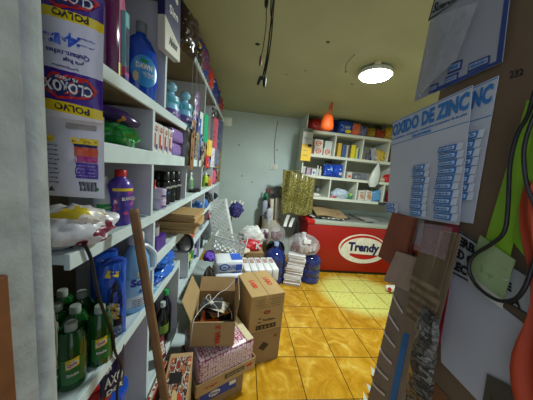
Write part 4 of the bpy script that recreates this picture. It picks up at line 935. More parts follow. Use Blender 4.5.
q = at(249, 247, 1, 2.86)
stack_box('brown carton behind the white packs carrying a red bag', (.10, 2.92, .001), (.42, .42, .52), rad(4))
t = thing('shopping_bag', 'red and white shopping bag behind the white packs', 'bag', (.13, 2.82, .524), (0, 0, rad(6)))
emit('bag_body', lump((.34, .17, .17), 140, .16, sub=4), M((190, 26, 44), .4, .12, 10), t, sm=True)
word(t, 'K', .075, .15, .04, .13, M((222, 222, 222), .4), y=-.088)
solo('plastic_bag', 'crumpled white plastic bag with orange print above red bag', 'plastic bag', lump((.36, .20, .32), 141, .16, 1.6, 4, .3, .25), pat([(220, 222, 220), (206, 208, 206), (226, 226, 222), (226, 150, 70)], 5, .3), (.15, 3.03, .525), (0, 0, .1))
t = thing('floral_bag', 'small white bag with dark pink print beside the dark jug', 'bag', (.36, 3.26, .50), (0, 0, 0))
emit('bag_body', lump((.17, .15, .26), 142, .2, sub=4), pat([(196, 190, 196), (90, 50, 70), (216, 210, 214), (60, 40, 60)], 12, .3), t, sm=True)
solo('carton', 'brown carton behind the jugs under the floral bag', 'carton', B((.15, .2, .498)), CARTD, (.34, 3.30, .001), sm=False)
# ---- water jugs
def jug(label, x, y, c, hs=1):
    t = thing('water_jug', label, 'water jug', (x, y, .001), (0, 0, R.uniform(0, 1)), 'blue water jugs on the tiles')
    t.scale = (1, 1, hs); s = 1.13
    PJ = [(0, 0), (.13, 0), (.155, .015), (.155, .09), (.147, .1), (.155, .11), (.155, .20), (.147, .21), (.155, .22), (.155, .30), (.150, .34), (.115, .39), (.055, .42), (.036, .43), (.034, .46), (0, .46)]
    emit('body', lathe([(r, z*s*1.04) for r, z in PJ], 1, 1, 30), c, t, sm=True)
    emit('cap', lathe([(0, .541), (.037, .541), (.037, .585), (.033, .592), (0, .592)], 1, 1, 18), M((150, 176, 214), .4), t, sm=True)
JB = M((34, 52, 128), .08, .1, 4, coat=.5, trans=.25)
jug('blue water jug with pale cap in front of the white stacks', .53, 2.99, JB)
jug('blue water jug standing right of the white stacks by the freezer', 1.10, 3.05, JB, .88)
jug('dark water jug set behind, left of the front blue jug', .585, 3.36, M((24, 26, 44), .12, .1, 4, coat=.4))
# ---- stack of white foam trays, bags of cups
t0 = []
zt = .002
for k in range(9):
    t = thing('tray_sleeve', 'sleeve of white foam trays between the blue jugs, %s from the floor' % ['first', 'second', 'third', 'fourth', 'fifth', 'sixth', 'seventh', 'eighth', 'ninth'][k], 'foam trays', (.80+.012*R.uniform(-1, 1)+.006*k, 2.93, zt), (rad(2*(k % 2)), 0, rad(-14+R.uniform(-5, 5))), 'white foam tray sleeves in a stack')
    for j in range(3):
        emit('tray_layer', box(NB(), (R.uniform(-.006, .006), R.uniform(-.006, .006), .0085+j*.0165), (.245, .2, .0155), bev=.007), M((222, 218, 220), .45, .05, 20), t, sm=True)
    zt += .0525
CUPF = film((216, 212, 216), .26)
t = thing('cup_bag', 'clear bag of white and dark red cups on top of foam trays', 'bag', (.92, 2.93, zt+.004), (0, 0, -.2))
emit('clear_film', lump((.46, .27, .34), 150, .07, 1.5, 4, .3, .12), CUPF, t, sm=True)
for (x, y, z, c) in ((-.085, -.02, .02, 1), (-.02, -.04, .02, 0), (.045, -.03, .02, 0), (.10, .01, .03, 0), (-.05, .03, .11, 0), (.03, .01, .12, 0), (.075, .02, .13, 1), (.155, .0, .06, 0), (-.14, .0, .05, 1), (-.01, .03, .2, 0), (.13, .02, .15, 1)):
    emit('cup', lathe([(.024, 0), (.032, .09), (.034, .09), (.034, .094), (.029, .094), (.022, .004), (0, .004)], 1, 1, 14), M((110, 24, 44), .4) if c else M((226, 220, 222), .4), t, (x, y, z), (0, 0, 0), sm=True)
t = thing('cup_bag', 'clear bag with maroon cup sleeves on top of the front blue jug', 'bag', (.53, 3.07, .596), (0, 0, .2))
emit('clear_film', lump((.27, .22, .26), 151, .08, 1.5, 4, .3, .15), film((200, 196, 202), .26), t, sm=True)
for (x, y, z) in ((-.06, 0, .03), (.005, -.02, .03), (.06, .02, .03)):
    emit('cup', lathe([(.024, 0), (.032, .09), (.034, .09), (.034, .094), (.029, .094), (.022, .004), (0, .004)], 1, 1, 14), M((120, 40, 60), .4), t, (x, y, z), sm=True)
solo('white_card', 'white price card stuck in front of the clear cup bag', 'card', B((.10, .004, .06), .001), M((226, 226, 226), .5), (.925, 2.79, zt+.19), (rad(-8), 0, -.2), sm=False)
# ---- bundle of rolls, umbrellas against the back wall
q = at(272, 215, 1, 3.72)
t = thing('tall_bin', 'pale tall sack by the back wall holding rolls and umbrellas', 'sack', (q.x, 3.72, .001))
emit('sack_body', lathe([(0, 0), (.16, 0), (.175, .03), (.17, .5), (.16, .78), (.154, .78), (.15, .05), (0, .05)], 1, .9, 22), M((196, 188, 168), .8, .1, 10, bump=.2), t, sm=True)
for k, (u, v, r_, m, nm, lab, y) in enumerate(((273.5, 199, .036, M((222, 212, 192), .7), 'paper_roll', 'cream paper roll upright in sack, left of the two', 3.64), (279, 198, .036, M((226, 216, 198), .7), 'paper_roll', 'cream paper roll upright in sack, right of the two', 3.66))):
    g = at(u, v, 1, y)
    t = thing(nm, lab, 'roll', (g.x+.03, y, .06), (0, rad(-3), 0), 'cream rolls in the sack')
    L_ = g.z-.06
    emit('roll_body', lathe([(.012, L_-.05), (.013, L_), (r_, L_), (r_, 0), (0, 0)], 1, 1, 18), m, t, sm=True); emit('core', lathe([(0, L_-.048), (.0118, L_-.048), (.0118, L_-.002), (0, L_-.002)], 1, 1, 12), BLK, t)
for k, (u, v0, v1, c, y, lab) in enumerate(((266.5, 200, 228, [(50, 60, 120), (170, 176, 196), (36, 44, 96)], 3.74, 'blue and white checked umbrella in the tall sack'), (270.5, 208, 232, [(60, 60, 110), (200, 200, 206), (70, 64, 130)], 3.62, 'violet checked umbrella at front of the tall sack'), (267.5, 192, 205, [(20, 100, 76), (30, 120, 90), (16, 70, 60)], 3.82, 'green folded umbrella at the back of the tall sack'))):
    a = at(u, v0, 1, y); 
    t = thing('folded_umbrella', lab, 'umbrella', (a.x+.02, y, .1), (0, rad(-2), 0))
    L_ = a.z-.1
    emit('canopy', lathe([(.012, L_*.25), (.03, L_*.35), (.058, L_*.9), (.05, L_*.97), (.012, L_)], 1, .8, 14), pat(c, 22, .6, seed=k), t, sm=True); emit('shaft', tube([(0, 0, 0), (0, 0, L_*.26)], .008), GREY, t); emit('handle', tube([(0, 0, L_*.998), (0, 0, L_+.06)], .012), M((150, 40, 36), .4) if k == 2 else BLK, t, sm=True)
q = at(278, 191, 1, 3.86)
solo('grey_cloth', 'grey cloth bundle on top of rolls under the gold bag', 'cloth', lump((.30, .20, .24), 160, .3, 2, 4), M((126, 128, 130), .8, .15, 10), (q.x, 3.86, q.z-.12))
for k, (u, lab) in enumerate(((267.5, 'thin red stick poking up beside grey cloth, left one'), (270, 'thin red stick poking up beside grey cloth, right one'))):
    g = at(u, 187+k, 1, 3.8); solo('red_stick', lab, 'stick', tube([(g.x+.03, 3.8, .1), (g.x, 3.8, g.z)], .010), M((150, 40, 40), .4))
g = at(259.5, 216, 1, 3.93); 
solo('wood_board', 'narrow brown board leaning on back wall left of the sack', 'board', slab([(g.x-.03, 3.80, .001), (g.x+.09, 3.80, .001), (g.x+.07, 3.955, g.z), (g.x+.01, 3.955, g.z)], .018, (0, 1, 0)), M((120, 82, 44), .7, .15, 8), sm=False)
for k, (u, lab) in enumerate(((288, 'white folded plastic strap poking up behind the cup bags, left'), (293, 'white plastic strap poking up behind cup bags, right'))):
    g = at(u, 215+3*k, 1, 3.2)
    solo('plastic_strap', lab, 'strap', sheet(lambda s, q_, g=g: (g.x+.05*(s-.5)+.04*q_-.03, 3.2+.02*sin(3*q_), .78+(g.z-.78)*q_), 2, 6, .002), M((216, 216, 214), .4))
g = at(298, 222, 1, 3.28)
solo('dark_bottle', 'black bottle with white print standing behind cup bags near freezer', 'bottle', lathe([(0, 0), (.06, 0), (.06, .62), (.03, .74), (.02, .86), (0, .87)], 1, 1, 18), pat([(24, 24, 28), (24, 24, 28), (210, 210, 210)], 14, .3), (g.x-.01, 3.25, .001))
# ---- gold bag hanging from the back shelf
def goldmat():
    return pat([(76, 70, 28), (98, 92, 40), (118, 110, 52), (160, 152, 100), (88, 82, 34)], 46, .22)
gx, gz = .98, 1.60; Y0 = 3.44
a = at(283.5, 169, 1, Y0); b = at(316, 178, 1, Y0); c_ = at(312, 214, 1, Y0); d_ = at(284, 214, 1, Y0)
t = thing('gift_bag', 'shiny gold green bag hanging at the left corner of the back shelves', 'bag', (a.x+.02, Y0, a.z))
O = Vector((a.x+.02, Y0, a.z))
def gold(s, q_):
    top = a.lerp(b, s); bot = (d_+Vector((-.05*(1-s), 0, 0))).lerp(c_, s); p = top.lerp(bot, q_)-O
    p.y += -.055*sin(pi*min(1, q_*1.3+.05))*sin(pi*s)+.042*sin(s*19+q_*3)*(1-.4*q_)
    p.z += .02*sin(s*7)*(q_) - .01*abs(sin(s*13))
    return p
emit('bag_front', sheet(gold, 30, 18, .003), goldmat(), t, sm=True)
def gold2(s, q_):
    p = gold(s, q_).copy(); g0 = gold(s, q_); p.y = .035-.3*g0.y; return p
emit('bag_back', sheet(gold2, 24, 14, .003), M((120, 106, 40), .3, .2, 30), t, sm=True)
emit('handle', tube(smooth_path([(.06, -.02, -.03), (.16, .06, -.005), (.26, .08, -.01), (.30, -.02, -.06)]), .008), M((130, 116, 50), .4), t, sm=True)

# ================================================================== FREEZER
fx0, fx1, fy0, fy1 = 1.065, 2.9, 3.30, 3.94
t = thing('chest_freezer', 'red chest freezer with white oval logo below the back shelves', 'freezer', ((fx0+fx1)/2, fy0, 0))
FC = Vector(((fx0+fx1)/2, fy0, 0)); FWd = fx1-fx0
FR = M((160, 14, 6), .4, .06, 3)
emit('base', box(NB(), (0, .33, .025), (FWd-.02, .60, .048)), BLK, t)
emit('body', box(NB(), (0, .32, .4405), (FWd, .64, .78), bev=.012), FR, t, sm=True)
emit('rim', box(NB(), (.05, .32, .866), (FWd-.12, .655, .068), bev=.008), M((180, 184, 176), .35, .05, 4, metal=.2), t, sm=True)
for x in (-FWd/2+.045, FWd/2-.008+.02): emit('red_corner', box(NB(), (x, .32, .864), (.128 if x < 0 else .05, .665, .075), bev=.014), M((190, 22, 24), .3), t, sm=True)
emit('glass_lid', box(NB(), (-.2, .36, .912), (FWd*.5, .55, .022), bev=.004), M((120, 120, 118), .15, .05, 4), t)
emit('glass_lid', box(NB(), (.5, .36, .915), (FWd*.42, .55, .028), bev=.004), M((140, 140, 138), .15, .05, 4), t)
emit('lid_frame', box(NB(), (.08, .36, .932), (.03, .56, .012), bev=.003), M((60, 56, 56), .4), t)
lc = at(363, 249, 1, fy0); lx, lz = lc.x-FC.x, lc.z
g1 = at(340, 247, 1, fy0); ra = (lc.x-g1.x)*1.06; rb = .255
emit('logo_oval', ellipse(NB(), lx, lz, ra, rb, -.003, .0025, 48, -.03), M((232, 228, 214), .35), t)
def arc(a0, a1, r0, r1, th, y):
    P, Q = [], []
    for i in range(21):
        a_ = a0+(a1-a0)*i/20; w_ = th*sin(pi*i/20)**.6
        P.append((lx+r0*cos(a_), y, lz+r1*sin(a_))); Q.append((lx+(r0-w_)*cos(a_), y, lz+(r1-w_*.8)*sin(a_)))
    return slab(P+Q[::-1], .0015, (0, 1, 0))
emit('red_swoosh', arc(rad(8), rad(188), ra*.93, rb*.93, .05, -.0046), RED, t)
emit('red_swoosh', slab([(lx-ra*.52, -.0046, lz-rb*.34)]+[(lx-ra*.52+ra*1.2*s, -.0046, lz-rb*.30-rb*.40*sin(pi*min(1, s*.9+.08))**.7-.01*s) for s in [i/14 for i in range(15)]]+[(lx+ra*.68-ra*1.2*s, -.0046, lz-rb*.42-rb*.0*s+rb*.08*s) for s in [i/8 for i in range(9)]], .0015, (0, 1, 0)), RED, t)
word(t, 'Trendy', lx-ra*.62, lx+ra*.66, lz-rb*.36, lz+rb*.42, M((24, 28, 84), .4), y=-.0052, bold=.05, slope=-.02)
# things on the freezer lid
zl = .9275
NP = pat([(206, 204, 196), (40, 40, 44), (216, 214, 206), (180, 180, 176)], 16, .6, (1, 4, 1))
a = at(318, 213, 2, zl+.02)
for k, (x, y, w_, d__, rz, m, th_, lab) in enumerate(((1.42, 3.58, .56, .44, -.12, NP, .012, 'striped black and white newspaper bundle under the cardboard on freezer'), (1.50, 3.60, .62, .44, .1, M((54, 44, 40), .5), .010, 'dark plastic sheet between newspaper and cardboard on the freezer'))):
    solo('paper_sheet', lab, 'sheet', box(NB(), (0, 0, th_/2), (w_, d__, th_), bev=.002), m, (x, y, zl+.0+k*.0135), (0, 0, rz), sm=False)
solo('cardboard_sheet', 'printed brown cardboard sheet lying on the freezer lid', 'cardboard', sheet(lambda s, q_: (-.27+.54*s, -.20+.42*q_, .012+.10*q_*(1-.3*s)+.012*sin(6*s)), 12, 10, .006), pat([(150, 126, 90), (162, 138, 100), (150, 126, 90), (140, 70, 60)], 9, .8, (1, 3, 1)), (1.50, 3.58, zl+.022), (0, 0, -.04))
solo('lid_paper', 'flat grey newspaper sheet at right on the freezer lid', 'sheet', B((.3, .25, .004), .001), M((170, 168, 162), .7, .2, 30), (2.2, 3.55, .9305), (0, 0, .1), sm=False)
g = at(386, 290, 2, .03)
t = thing('paper_cup', 'white paper cup with red print lying on the tiles by the freezer', 'cup', (g.x+.06, g.y, .0))
emit('cup_body', lathe([(.03, -.06), (.042, .06), (.045, .06), (.045, .064), (.038, .064), (.028, -.056), (0, -.056)], 1.3, 1.3, 18), WH, t, (0, 0, .06), (rad(20), rad(85), 0), sm=True)
emit('red_print', ellipse(NB(), 0, 0, .03, .03, 0, .001), RED, t, (-.05, -.058, .075), (rad(-24), 0, 0))

# ================================================================== BACK SHELVING
yf_, yb_ = 3.55, 3.99
bxl, bxr = .935, 3.2
Z1, Z2, Z3, Z4 = 2.345, 1.962, 1.612, 1.255
bs = thing('back_shelving', 'off-white compartment shelving over the red freezer on the back wall', 'shelving', (bxl, yf_, 0))
PB = M((214, 218, 206), .5, .06, 5)
def bb(name, x0, x1, y0, y1, z0, z1, m=PB): return emit(name, box(NB(), ((x0+x1)/2-bxl, (y0+y1)/2-yf_, (z0+z1)/2), (x1-x0, y1-y0, z1-z0), bev=.002), m, bs)
bb('side_panel', bxl-.018, bxl, yf_, yb_, 1.0, CEIL-.004); bb('side_panel', bxr, bxr+.018, yf_, yb_, 1.0, CEIL-.004)
for z in (Z1, Z2, Z3, Z4): bb('shelf_board', bxl+.001, bxr-.001, yf_, yb_, z-.045, z)
bb('back_panel', bxl+.001, bxr-.001, yb_+.001, yb_+.006, 1.0, CEIL-.006, M((176, 174, 158), .6, .08, 4))
def bdiv(u, v, z0, z1):
    x = bx(u, yf_, (z0+z1)/2); bb('divider', x-.011, x+.011, yf_+.003, yb_-.001, z0+.001, z1-.046)
bdiv(335.5, 145, Z2, Z1); bdiv(363, 150, Z2, Z1); bdiv(389, 153, Z2, Z1)
bdiv(345.5, 168, Z3, Z2); bdiv(393, 170, Z3, Z2)
bdiv(330, 190, Z4, Z3); bdiv(357, 192, Z4, Z3); bdiv(384, 195, Z4, Z3)
def D(u, z, ins=.08):
    y = yf_+ins; return Vector((bx(u, y, z), y, z+.0015))
def W(u0, u1, z, ins=.08): return bx(u1, yf_+ins, z)-bx(u0, yf_+ins, z)
def hgt(v0, v1, u, ins=.08): return at(u, v0, 1, yf_+ins).z-at(u, v1, 1, yf_+ins).z
def bpack(u0, u1, v0, z, ins, cc, lab, nm='snack_bag', cat='snack bag', t_=.1, seed=0, sc=9, rot=(0, 0, 0)):
    u = (u0+u1)/2; w_ = W(u0, u1, z, ins); h_ = at(u, v0, 1, yf_+ins).z-z
    return solo(nm, lab, cat, pillow(w_, h_, t_, seed=200+seed, wr=.25), pat(cc, sc, .25, seed=seed), D(u, z, ins), rot)
def bbox(u0, u1, v0, z, ins, m, lab, nm='carton', cat='carton', dep=.12, group=None, z0=0):
    u = (u0+u1)/2; w_ = W(u0, u1, z, ins); h_ = at(u, v0, 1, yf_+ins).z-z-z0
    t = thing(nm, lab, cat, D(u, z, ins)+Vector((0, dep/2, z0)), (0, 0, 0), group)
    emit('box_body', B((w_-.006, dep, h_), .003), m, t)
    return t, w_, h_, dep
# top row
t = thing('plastic_bag', 'red plastic bag at left end of the topmost back shelf', 'bag', D(315, Z1, .12))
emit('bag_body', lump((.28, .2, .26), 170, .12, sub=4), M((170, 26, 18), .35, .12, 8), t, sm=True)
bpack(334, 349, 114, Z1, .22, [(28, 40, 96), (40, 70, 110), (24, 34, 80)], 'tall navy snack bag behind the front blue one on top shelf', seed=1)
t = bpack(337, 352, 121, Z1, .07, [(24, 64, 160), (30, 76, 176), (24, 60, 150)], 'blue snack bag with yellow spot on the topmost back shelf', seed=2)
ft = pilf(W(337, 352, Z1, .07), .2, .1, .25, 202)
emit('yellow_spot', ellipse(NB(), .03, .045, .055, .03, -.055, .004), YEL, t); word(t, 'LAYS', -.06, .06, .085, .125, WH, y=-.056, bold=.04)
bpack(326, 337, 119, Z1, .25, [(24, 30, 80), (40, 50, 120), (24, 26, 60)], 'dark navy snack bag behind the orange hanging bag', seed=3)
bpack(350, 359, 123, Z1, .06, [(206, 84, 40), (220, 110, 70), (196, 70, 30)], 'orange snack bag right of the blue bag on top shelf', seed=4)
bpack(357.5, 366, 126, Z1, .06, [(34, 38, 80), (110, 110, 140), (26, 28, 60)], 'navy snack bag with pale print, right of the orange bag', seed=5)
bpack(366, 374, 128, Z1, .06, [(196, 170, 40), (150, 120, 30), (214, 190, 60)], 'yellow snack bag, first of three on top shelf', seed=6)
bpack(373.5, 384, 130, Z1, .07, [(196, 160, 40), (150, 60, 30), (226, 210, 150)], 'yellow and red snack bag, middle of three on top shelf', seed=7)
bpack(383.5, 391.5, 127, Z1, .06, [(206, 176, 40), (180, 140, 30), (230, 214, 110)], 'taller yellow snack bag at right end of top shelf view', seed=8)
bpack(352, 380, 121, Z1, .25, [(60, 56, 44), (90, 84, 60), (40, 40, 40)], 'dark wide snack bag lying behind the yellow bags', seed=9)
# orange net bag hanging from the ceiling
b = at(327.4, 121.5, 1, 2.93)
t = thing('hanging_bag', 'bright orange drawstring bag hanging from ceiling before the top shelf', 'bag', (b.x, 2.93, CEIL))
emit('bag_body', lathe([(0, -.125), (.05, -.122), (.088, -.09), (.09, -.05), (.075, .04), (.06, .08), (.03, .098), (0, .10)], 1, .75, 20), M((226, 92, 22), .6, .12, 10, bump=.3), t, (0, 0, b.z-CEIL), sm=True)
emit('drawstring', tube(smooth_path([(-.03, 0, b.z-CEIL+.1), (.0, 0, -.12), (.03, 0, -.004), (.04, 0, -.12), (.035, 0, b.z-CEIL+.1)]), .011, 7), M((206, 84, 30), .7), t, sm=True)
# second row
a = at(302.5, 133, 1, 3.5)
t = thing('hanging_display', 'yellow and white tall box hung at the corner of the back shelves', 'box', (at(306.5, 147, 1, 3.5).x, 3.505, at(306.5, 161, 1, 3.5).z))
emit('box_body', B((.165, .05, .46), .003), bands([(0, (232, 190, 24)), (.265, (214, 216, 214)), (.46, (214, 216, 214))], 'Z', .4), t)
emit('top_flap', slab([(-.082, .0, .461), (.082, .0, .461), (.075, .03, .53), (-.075, .03, .53)], .002, (0, 1, 0)), M((150, 150, 140), .5), t)
emit('dark_mark', ellipse(NB(), .045, .25, .03, .025, -.0265, .001), M((30, 60, 50), .5), t)
word(t, 'Protect', -.06, .06, .34, .38, M((130, 160, 200), .5), y=-.0258); word(t, 'oferta', -.06, .02, .16, .18, M((150, 110, 10), .5), y=-.0258); word(t, 'sachet', -.06, .03, .08, .10, M((150, 110, 10), .5), y=-.0258)
TW = M((222, 218, 212), .45)
def tea(u0, u1, z0, hh, lab, ins=.06):
    u = (u0+u1)/2; w_ = W(u0, u1, Z2, ins)
    t = thing('tea_carton', lab, 'carton', D(u, Z2, ins)+Vector((0, .06, z0)), (0, 0, 0), 'white and orange cartons on the back shelf')
    emit('box_body', B((w_-.008, .11, hh), .003), TW, t)
    for rr in (1, .62):
        emit('orange_swirl', ellipse(NB(), .0, hh*.5, w_*.33*rr, hh*.34*rr, -.0565-(.001 if rr < 1 else 0), .001, 22, .2), M((216, 100, 50), .45) if rr == 1 else TW, t)
    emit('orange_bar', box(NB(), (.01, -.0585, hh*.5), (w_*.34, .001, hh*.14)), M((206, 84, 40), .45), t)
tea(313.5, 322.5, .0, .125, 'white orange carton, left one of the lower pair on back shelf')
tea(323, 331, .0, .125, 'white orange carton, right one of the lower pair on back shelf')
tea(313, 322, .1265, .125, 'white orange carton on top of the lower left one, back shelf')
tea(309.8, 313, .0, .125, 'white orange carton end peeking behind the yellow box, lower', .14)
tea(309.5, 312.8, .1265, .125, 'white orange carton end peeking behind the yellow box, upper', .14)
bbox(323.5, 331, 141, Z2, .08, M((206, 212, 210), .5), 'plain white carton atop the right lower orange carton', z0=.126)
bbox(331.3, 334.6, 147.5, Z2, .06, M((196, 200, 200), .5), 'pale blank carton beside the divider on back shelf')
bbox(336.7, 340.6, 143, Z2, .07, pat([(206, 150, 40), (220, 180, 70), (180, 110, 40)], 16), 'amber yellow carton first in the second compartment')
bbox(341.4, 344.6, 144.5, Z2, .07, pat([(120, 140, 190), (70, 96, 160), (210, 214, 220)], 16), 'blue white carton second in the second compartment')
bbox(345.4, 347.4, 145, Z2, .07, M((190, 190, 180), .5), 'narrow white carton third in second compartment')
bbox(347.6, 349.6, 145, Z2, .07, pat([(40, 36, 36), (90, 70, 60), (30, 28, 28)], 16), 'dark slim carton next to the bright yellow one')
bbox(350, 354.4, 145, Z2, .07, pat([(228, 200, 30), (236, 214, 50), (150, 110, 40)], 18), 'bright yellow carton in the second compartment')
bbox(354.9, 357.4, 148, Z2, .07, pat([(150, 176, 70), (200, 210, 120), (90, 130, 60)], 18), 'small green carton right of the bright yellow one')
bbox(357.9, 361.4, 148.5, Z2, .07, pat([(50, 70, 140), (80, 110, 180), (40, 50, 110)], 14), 'blue carton last in the second compartment')
bpack(365, 369.5, 153, Z2, .09, [(150, 150, 154), (90, 90, 100), (190, 190, 186)], 'small grey pouch at left of the third compartment', 'pouch', 'pouch', .05, 10)
bpack(368, 374, 150, Z2, .13, [(26, 32, 84), (40, 50, 110), (24, 26, 60)], 'dark blue pouch in the third compartment', 'pouch', 'pouch', .06, 11)
bpack(371.5, 377, 148, Z2, .06, [(206, 204, 206), (160, 156, 160), (222, 220, 220)], 'silver white pouch leaning in the third compartment', 'pouch', 'pouch', .05, 12, 9, (0, rad(-14), 0))
for k in range(3):
    bpack(376+3.2*k, 381+3.2*k, 149.5+1.2*k, Z2, .06+.01*k, [(40, 36, 30), (206, 176, 70), (56, 44, 34)], 'black and yellow pouch leaning in third compartment, %s of three' % ['left', 'middle', 'right'][k], 'pouch', 'pouch', .04, 13+k, 14, (0, rad(-16), 0))
bbox(390, 393, 148, Z2, .06, pat([(190, 190, 180), (150, 110, 70), (206, 206, 200)], 16), 'white brown carton at the edge past the third divider')
# third row
bpack(301, 305, 166, Z3, .04, [(214, 214, 206), (190, 190, 186), (224, 224, 220)], 'white small pouch at left end above the gold bag', 'pouch', 'pouch', .05, 20)
bbox(306, 310.3, 168, Z3, .05, pat([(214, 210, 212), (180, 150, 170), (210, 206, 210)], 20), 'small white carton with pink print above gold bag', dep=.08)
t, w_, h_, d__ = bbox(311.3, 315.6, 169, Z3, .05, M((216, 220, 226), .5), 'small white carton with blue mark above the gold bag', dep=.08)
emit('blue_mark', box(NB(), (0, -.0405, h_*.4), (.03, .001, h_*.4)), BLUE, t)
for k, (u, hh, lab) in enumerate(((316.8, .17, 'slim white bottle, left of two beside the blue packs'), (319.6, .16, 'slim white bottle, right of two beside the blue packs'))):
    bottle('lotion_bottle', lab, 'bottle', D(u, Z3, .05), hh, .044, .044, M((206, 212, 206), .4), M((226, 226, 226), .4), ROUND, .2, .4, 0)
for k, (u0, u1, lab) in enumerate(((322.5, 332, 'blue pack with white corner on middle back shelf, left of pair'), (331.5, 341.5, 'blue pack with white lettering on middle back shelf, right of pair'))):
    bpack(u0, u1, 164.5, Z3, .06+.02*k, [(24, 50, 140), (34, 76, 184), [(150, 190, 226), (214, 206, 214)][k]], lab, 'blue_pack', 'pack', .1, 22+k, 9)
bpack(323, 330, 161, Z3, .2, [(70, 74, 78), (40, 44, 50), (96, 96, 100)], 'dark grey pouch standing behind the blue packs', 'pouch', 'pouch', .08, 24)
t, w_, h_, d__ = bbox(346.8, 351.6, 172, Z3, .06, M((206, 206, 200), .5), 'small white box with orange print right of divider')
emit('orange_mark', box(NB(), (0, -.0605, h_*.35), (w_*.6, .001, h_*.35)), M((200, 90, 40), .5), t)
solo('clear_packet', 'clear bag of small grey items on the middle back shelf', 'packet', lump((.22, .14, .13), 171, .2, sub=4), pat([(150, 152, 160), (110, 112, 122), (196, 198, 202)], 26, .2), D(356.5, Z3, .12))
bpack(360.5, 366, 173, Z3, .08, [(150, 156, 166), (120, 126, 140), (180, 184, 190)], 'pale grey pouch beside the clear bag on the back shelf', 'pouch', 'pouch', .05, 25)
a = at(373.5, 162.5, 1, 3.49); b = at(372, 187, 1, 3.49)
t = thing('plastic_bag', 'white plastic bag hanging from the third compartment edge', 'plastic bag', (b.x, 3.49, b.z))
hb_ = a.z-b.z
bm = lathe([(0, 0), (.05, .002), (.085, .06), (.092, .14), (.07, .26), (.035, hb_-.06), (.012, hb_-.01), (.016, hb_), (0, hb_)], 1, .55, 18)
for v in bm.verts: v.co += Vector((.05*(v.co.z/hb_)+.012*noise.noise(v.co*16), .008*noise.noise(v.co*20), 0))
emit('bag_body', bm, M((206, 210, 206), .35, .06, 10, bump=.3), t, sm=True)
emit('knot', tube(smooth_path([(.045, 0, hb_-.01), (.06, 0, hb_+.03), (.04, .0, hb_+.05), (.06, .0, hb_+.03), (.055, .061, hb_+.01)]), .006), M((206, 210, 206), .4), t, sm=True)
solo('red_pouch', 'red pouch at right end of the middle back shelf', 'pouch', lump((.2, .14, .17), 172, .25, sub=4), M((190, 26, 34), .35, .15, 12), D(387, Z3, .1))
solo('small_pack', 'cream pack beside the red pouch on middle back shelf', 'pack', lump((.12, .1, .1), 173, .2), M((200, 180, 150), .5), D(381, Z3, .09))
# fourth row
t = thing('glass_jar', 'dark jar in the left compartment of the lowest back shelf', 'jar', D(316.8, Z4, .16))
emit('body', lathe([(0, 0), (.05, 0), (.055, .01), (.055, .12), (.04, .14), (0, .14)], 1, 1, 18), M((84, 92, 88), .3), t, sm=True); emit('lid', lathe([(0, .1405), (.045, .1405), (.045, .17), (0, .17)], 1, 1, 18), M((50, 60, 60), .4), t, sm=True)
solo('folded_paper', 'crumpled white paper at the left of lowest back shelf', 'paper', lump((.2, .1, .07), 174, .3), M((206, 204, 196), .6), D(315, Z4, .05))
solo('white_pouch', 'large pale blue and white soft pack lying in the lowest back shelf', 'pouch', lump((.34, .2, .2), 175, .2, sub=4), pat([(206, 214, 222), (180, 196, 214), (214, 218, 222)], 8, .3), D(339.5, Z4, .12))
solo('small_pack', 'yellow and green small pack right of the pale soft pack', 'pack', lump((.1, .08, .13), 176, .15), pat([(206, 220, 50), (60, 130, 90), (70, 70, 130)], 14), D(349.5, Z4, .06))
solo('small_pack', 'little pink pack at the shelf edge left of pale soft pack', 'pack', lump((.06, .05, .05), 177, .15), M((190, 110, 130), .5), D(331.6, Z4, .04))
solo('small_pack', 'red white little pack in front of pale soft pack', 'pack', lump((.08, .05, .045), 178, .15), pat([(206, 190, 190), (170, 80, 80), (214, 206, 206)], 30), D(334.6, Z4, .03))
for k, (u0, u1) in enumerate(((357.8, 363.6), (364.6, 371.4))):
    t, w_, h_, d__ = bbox(u0, u1, 190.5, Z4, .05, M((212, 206, 200), .5), 'white carton with brown picture, %s of two on lowest back shelf' % ['left', 'right'][k])
    emit('brown_picture', ellipse(NB(), .01, h_*.4, w_*.3, h_*.3, -.0615, .001, 16, .5), pat([(150, 96, 70), (196, 150, 110), (110, 90, 60)], 30), t)
    word(t, 'leche', -w_*.3, w_*.3, h_*.72, h_*.88, M((120, 80, 70), .5), y=-.0605)
bpack(371.8, 380, 190, Z4, .06, [(50, 110, 170), (90, 150, 200), (30, 60, 110)], 'light blue pouch right of the white cartons', 'pouch', 'pouch', .08, 30, 8, (0, rad(-8), 0))
bpack(384.5, 390, 190, Z4, .08, [(120, 20, 34), (90, 16, 26), (150, 40, 50)], 'dark red pouch in the last compartment of lowest shelf', 'pouch', 'pouch', .08, 31)
solo('price_label', 'black and white striped label hanging on lowest shelf edge', 'label', B((.18, .003, .05), .0005), pat([(206, 206, 196), (40, 40, 40), (206, 206, 200)], 30, .5), (bx(383, yf_-.004, Z4), yf_-.004, Z4-.05), sm=False)

